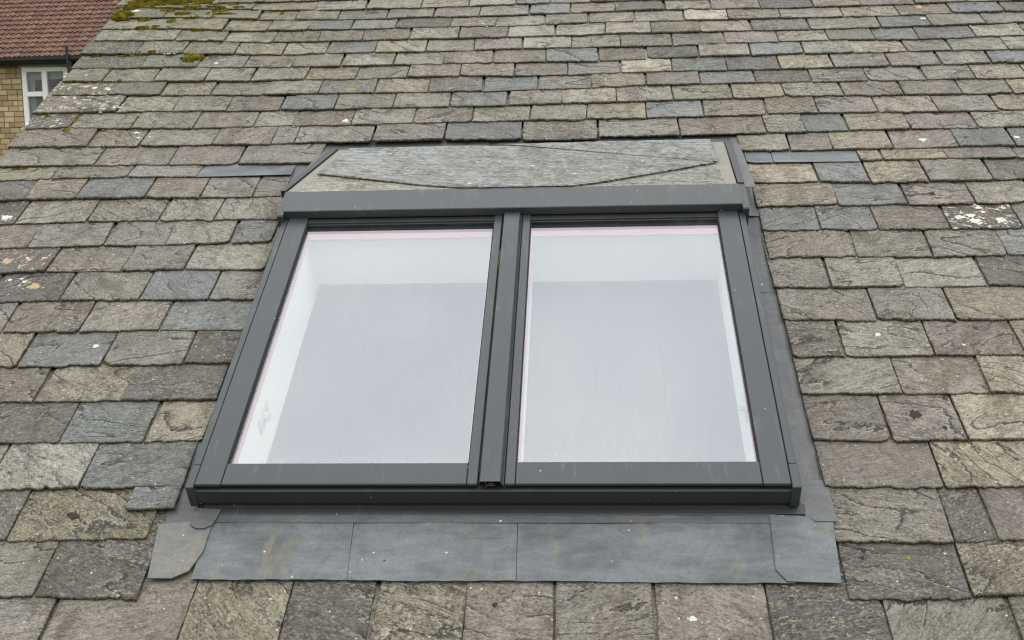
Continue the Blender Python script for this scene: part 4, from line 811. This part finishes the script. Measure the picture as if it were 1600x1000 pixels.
# bricks, one object each where the slate roof leaves them in view
bh, bw = 8.2 / PXM, 15.8 / PXM
bm_ = MB(); bm_.box(0, bw - .014, 0, .02, 0, bh - .013, .004); bs = poly('brick', bm_.v, bm_.f, BRICK); bst = bs.data
bm2 = MB(); bm2.box(0, bw * .5 - .014, 0, .02, 0, bh - .013, .004); o2 = poly('brick', bm2.v, bm2.f, BRICK); bst2 = o2.data
bpy.data.objects.remove(bs); bpy.data.objects.remove(o2)
rr = random.Random(4); zt = eave - .10; row_i = 0; z = zt - bh
xa = hx(-14)
while z > at(0, 262, YN)[2]:
    x = xa - (row_i % 2) * bw * .5 - rr.random() * .01
    xlim = wx0 - .01 if z < wz1 + .02 and z > wz0 - bh else hx(118)
    while x < xlim - .03:
        half = rr.random() < .22; w_ = bw * .5 if half else bw
        if x + w_ > xlim + .01:
            if xlim - x < bw * .35: break
            half = True; w_ = bw * .5
        me_ = bst2 if half else bst
        o = bpy.data.objects.new('brick', me_); link(o, wall); o.location = (x - X0 + rr.uniform(-.002, .002), -.006 + rr.uniform(-.003, .003), z + rr.uniform(-.002, .002)); x += w_
    z -= bh; row_i += 1
# window
def px_box(mb, x0, x1, y0, y1, d0, d1, c=.004):
    a = at(x0, 128, YN); b_ = at(x1, 128, YN); mb.box(a[0] - X0, b_[0] - X0, d0, d1, at((x0 + x1) / 2, y1, YN)[2], at((x0 + x1) / 2, y0, YN)[2], c)
q = MB(); px_box(q, 35.5, 42.5, 105, 200, -.03, .05); px_box(q, 66.5, 74.5, 112, 200, -.03, .05); px_box(q, 100.5, 107, 105, 200, -.03, .05); px_box(q, 42.5, 100.5, 105, 112, -.03, .05)
px_box(q, 42.5, 66.5, 143.5, 151, -.04, .05); px_box(q, 74.5, 100.5, 196, 200, -.03, .05); px_box(q, 42.5, 66.5, 192, 200, -.03, .05)
win = q.build('window', UPVC, nb)
q = MB(); px_box(q, 42.5, 66.5, 110.5, 145, .012, .016, 0); q.build('pane', WG, win); q = MB(); px_box(q, 42.5, 66.5, 150, 194, .012, .016, 0); q.build('pane', WG, win); q = MB(); px_box(q, 74.5, 100.5, 111, 197, .012, .016, 0); q.build('pane', WG, win)
q = MB(); px_box(q, 40, 104, 104, 123.5, .085, .095, 0); px_box(q, 42, 51, 123.5, 200, .09, .12, 0); q.build('blind', CURT, win)
q = MB(); px_box(q, 34, 109, 100, 202, .29, .30, 0); q.build('dim_interior', DARK, win)
q = MB(); px_box(q, 31, 110, 100.8, 104.6, -.05, .04); q.build('lintel', simple('grey_lintel', srgb(150, 146, 138), .8), nb)
q = MB(); px_box(q, 32, 110, 199, 205, -.08, .04); q.build('window_sill', UPVC, nb)
# roof of the neighbour: tiles with two rolls each, laid in straight courses
SL = math.radians(40); gau = 9.05 / PXM / math.sin(SL + math.radians(5)) ; gau = gau * 1.0; tw = 15.6 / PXM
nc = 17; ncol = 15
ry = -.22; rz = eave + .055
fr_m = Matrix.Translation((0, ry, rz)) @ Matrix.Rotation(SL, 4, 'X')
tx0 = hx(-24) - X0; tx1 = hx(212) - X0
rb = MB(); rb.box(0, xR - X0, -.02, gau * 34, -.06, -.03, 0); rf = rb.build('roof', simple('roof_felt', srgb(60, 44, 38), .9), nb); rf.matrix_basis = fr_m
tv = []; tf = []; nprof = 17
for j, (vv, hh) in enumerate(((0, -.016), (0, .024), (gau * 1.2, -.006))):
    for i in range(nprof):
        t = i / (nprof - 1); roll = max(0, math.sin(t * 4 * math.pi - .6)) ** .8 * .022
        tv.append((t * (tw - .003), vv, hh + roll + (.0 if j else -.004)))
for j in range(2):
    for i in range(nprof - 1): a = j * nprof + i; tf.append([a, a + 1, a + nprof + 1, a + nprof])
tmp = poly('tile', tv, tf, TILE, smooth=False); tmesh = tmp.data; bpy.data.objects.remove(tmp)
cnt = 0; far = MB()
for r_ in range(nc):
    x = -(r_ % 2) * tw * .0 + tx0
    while x < tx1:
        vis = x < tx1 - r_ * 0 and r_ < 14
        if vis and cnt < 298:
            o = bpy.data.objects.new('tile', tmesh); link(o, rf); o.location = (x, r_ * gau + rr.uniform(-.004, .004), rr.uniform(0, .005)); o.rotation_euler.z = rr.uniform(-.01, .01); cnt += 1
        else: far.add([(a + x, b_ + r_ * gau, c_) for a, b_, c_ in tv], tf)
        x += tw
# courses beyond the frame, joined
for r_ in range(nc, 34):
    x = 0
    while x < xR - X0 - .1: far.add([(a + x, b_ + r_ * gau, c_) for a, b_, c_ in tv], tf); x += tw
for r_ in range(nc):
    for x in list(np.arange(tx0 - tw, 0, -tw)) + list(np.arange(tx0 + math.ceil((tx1 - tx0) / tw) * tw, xR - X0 - .2, tw)): far.add([(a + x, b_ + r_ * gau, c_) for a, b_, c_ in tv], tf)
o = far.build('further_tiles', TILE, rf, fix=False); o['kind'] = 'stuff'
# hip of half-round tiles that climbs away at the right
TER = simple('terracotta', srgb(178, 112, 80), .85, .2, 12, .5)
a = Vector(at(196, 22, YN + 1.05)); b_ = Vector(at(158, -22, YN + 1.75))
d_ = (b_ - a); n_t = 6
for i in range(n_t):
    p0 = a + d_ * (i / n_t); p1 = a + d_ * ((i + 1.08) / n_t); q = MB(); q.tube([(p0.x - X0, p0.y - YN, p0.z), (p1.x - X0, p1.y - YN, p1.z)], .075 - .0 * i, 10); o = q.build('hip_tile', TER, nb)
# gutter, fascia and vent pipe
q = MB(); pr_ = [(-.30, eave + .055), (-.30, eave), (-.27, eave - .05), (-.21, eave - .05), (-.19, eave), (-.19, eave + .045)]; q.prism(pr_, 0, xR - X0); q.build('gutter', GUT, nb)
q = MB(); q.box(0, xR - X0, -.17, .012, eave - .07, eave + .02, 0); q.build('fascia', GUT, nb)
p = at(103.5, 71, YN - .32); p2 = at(106, 100, YN - .32); q = MB(); q.tube([(p[0] - X0, -.32, p[2]), (p2[0] - X0, -.32, p2[2])], .026, 10); q.tube([(p2[0] - X0, -.25, p2[2] + .09), (p2[0] - X0 + .01, -.25, p2[2] - .14)], .05, 10); q.build('vent_pipe', GUT, nb)
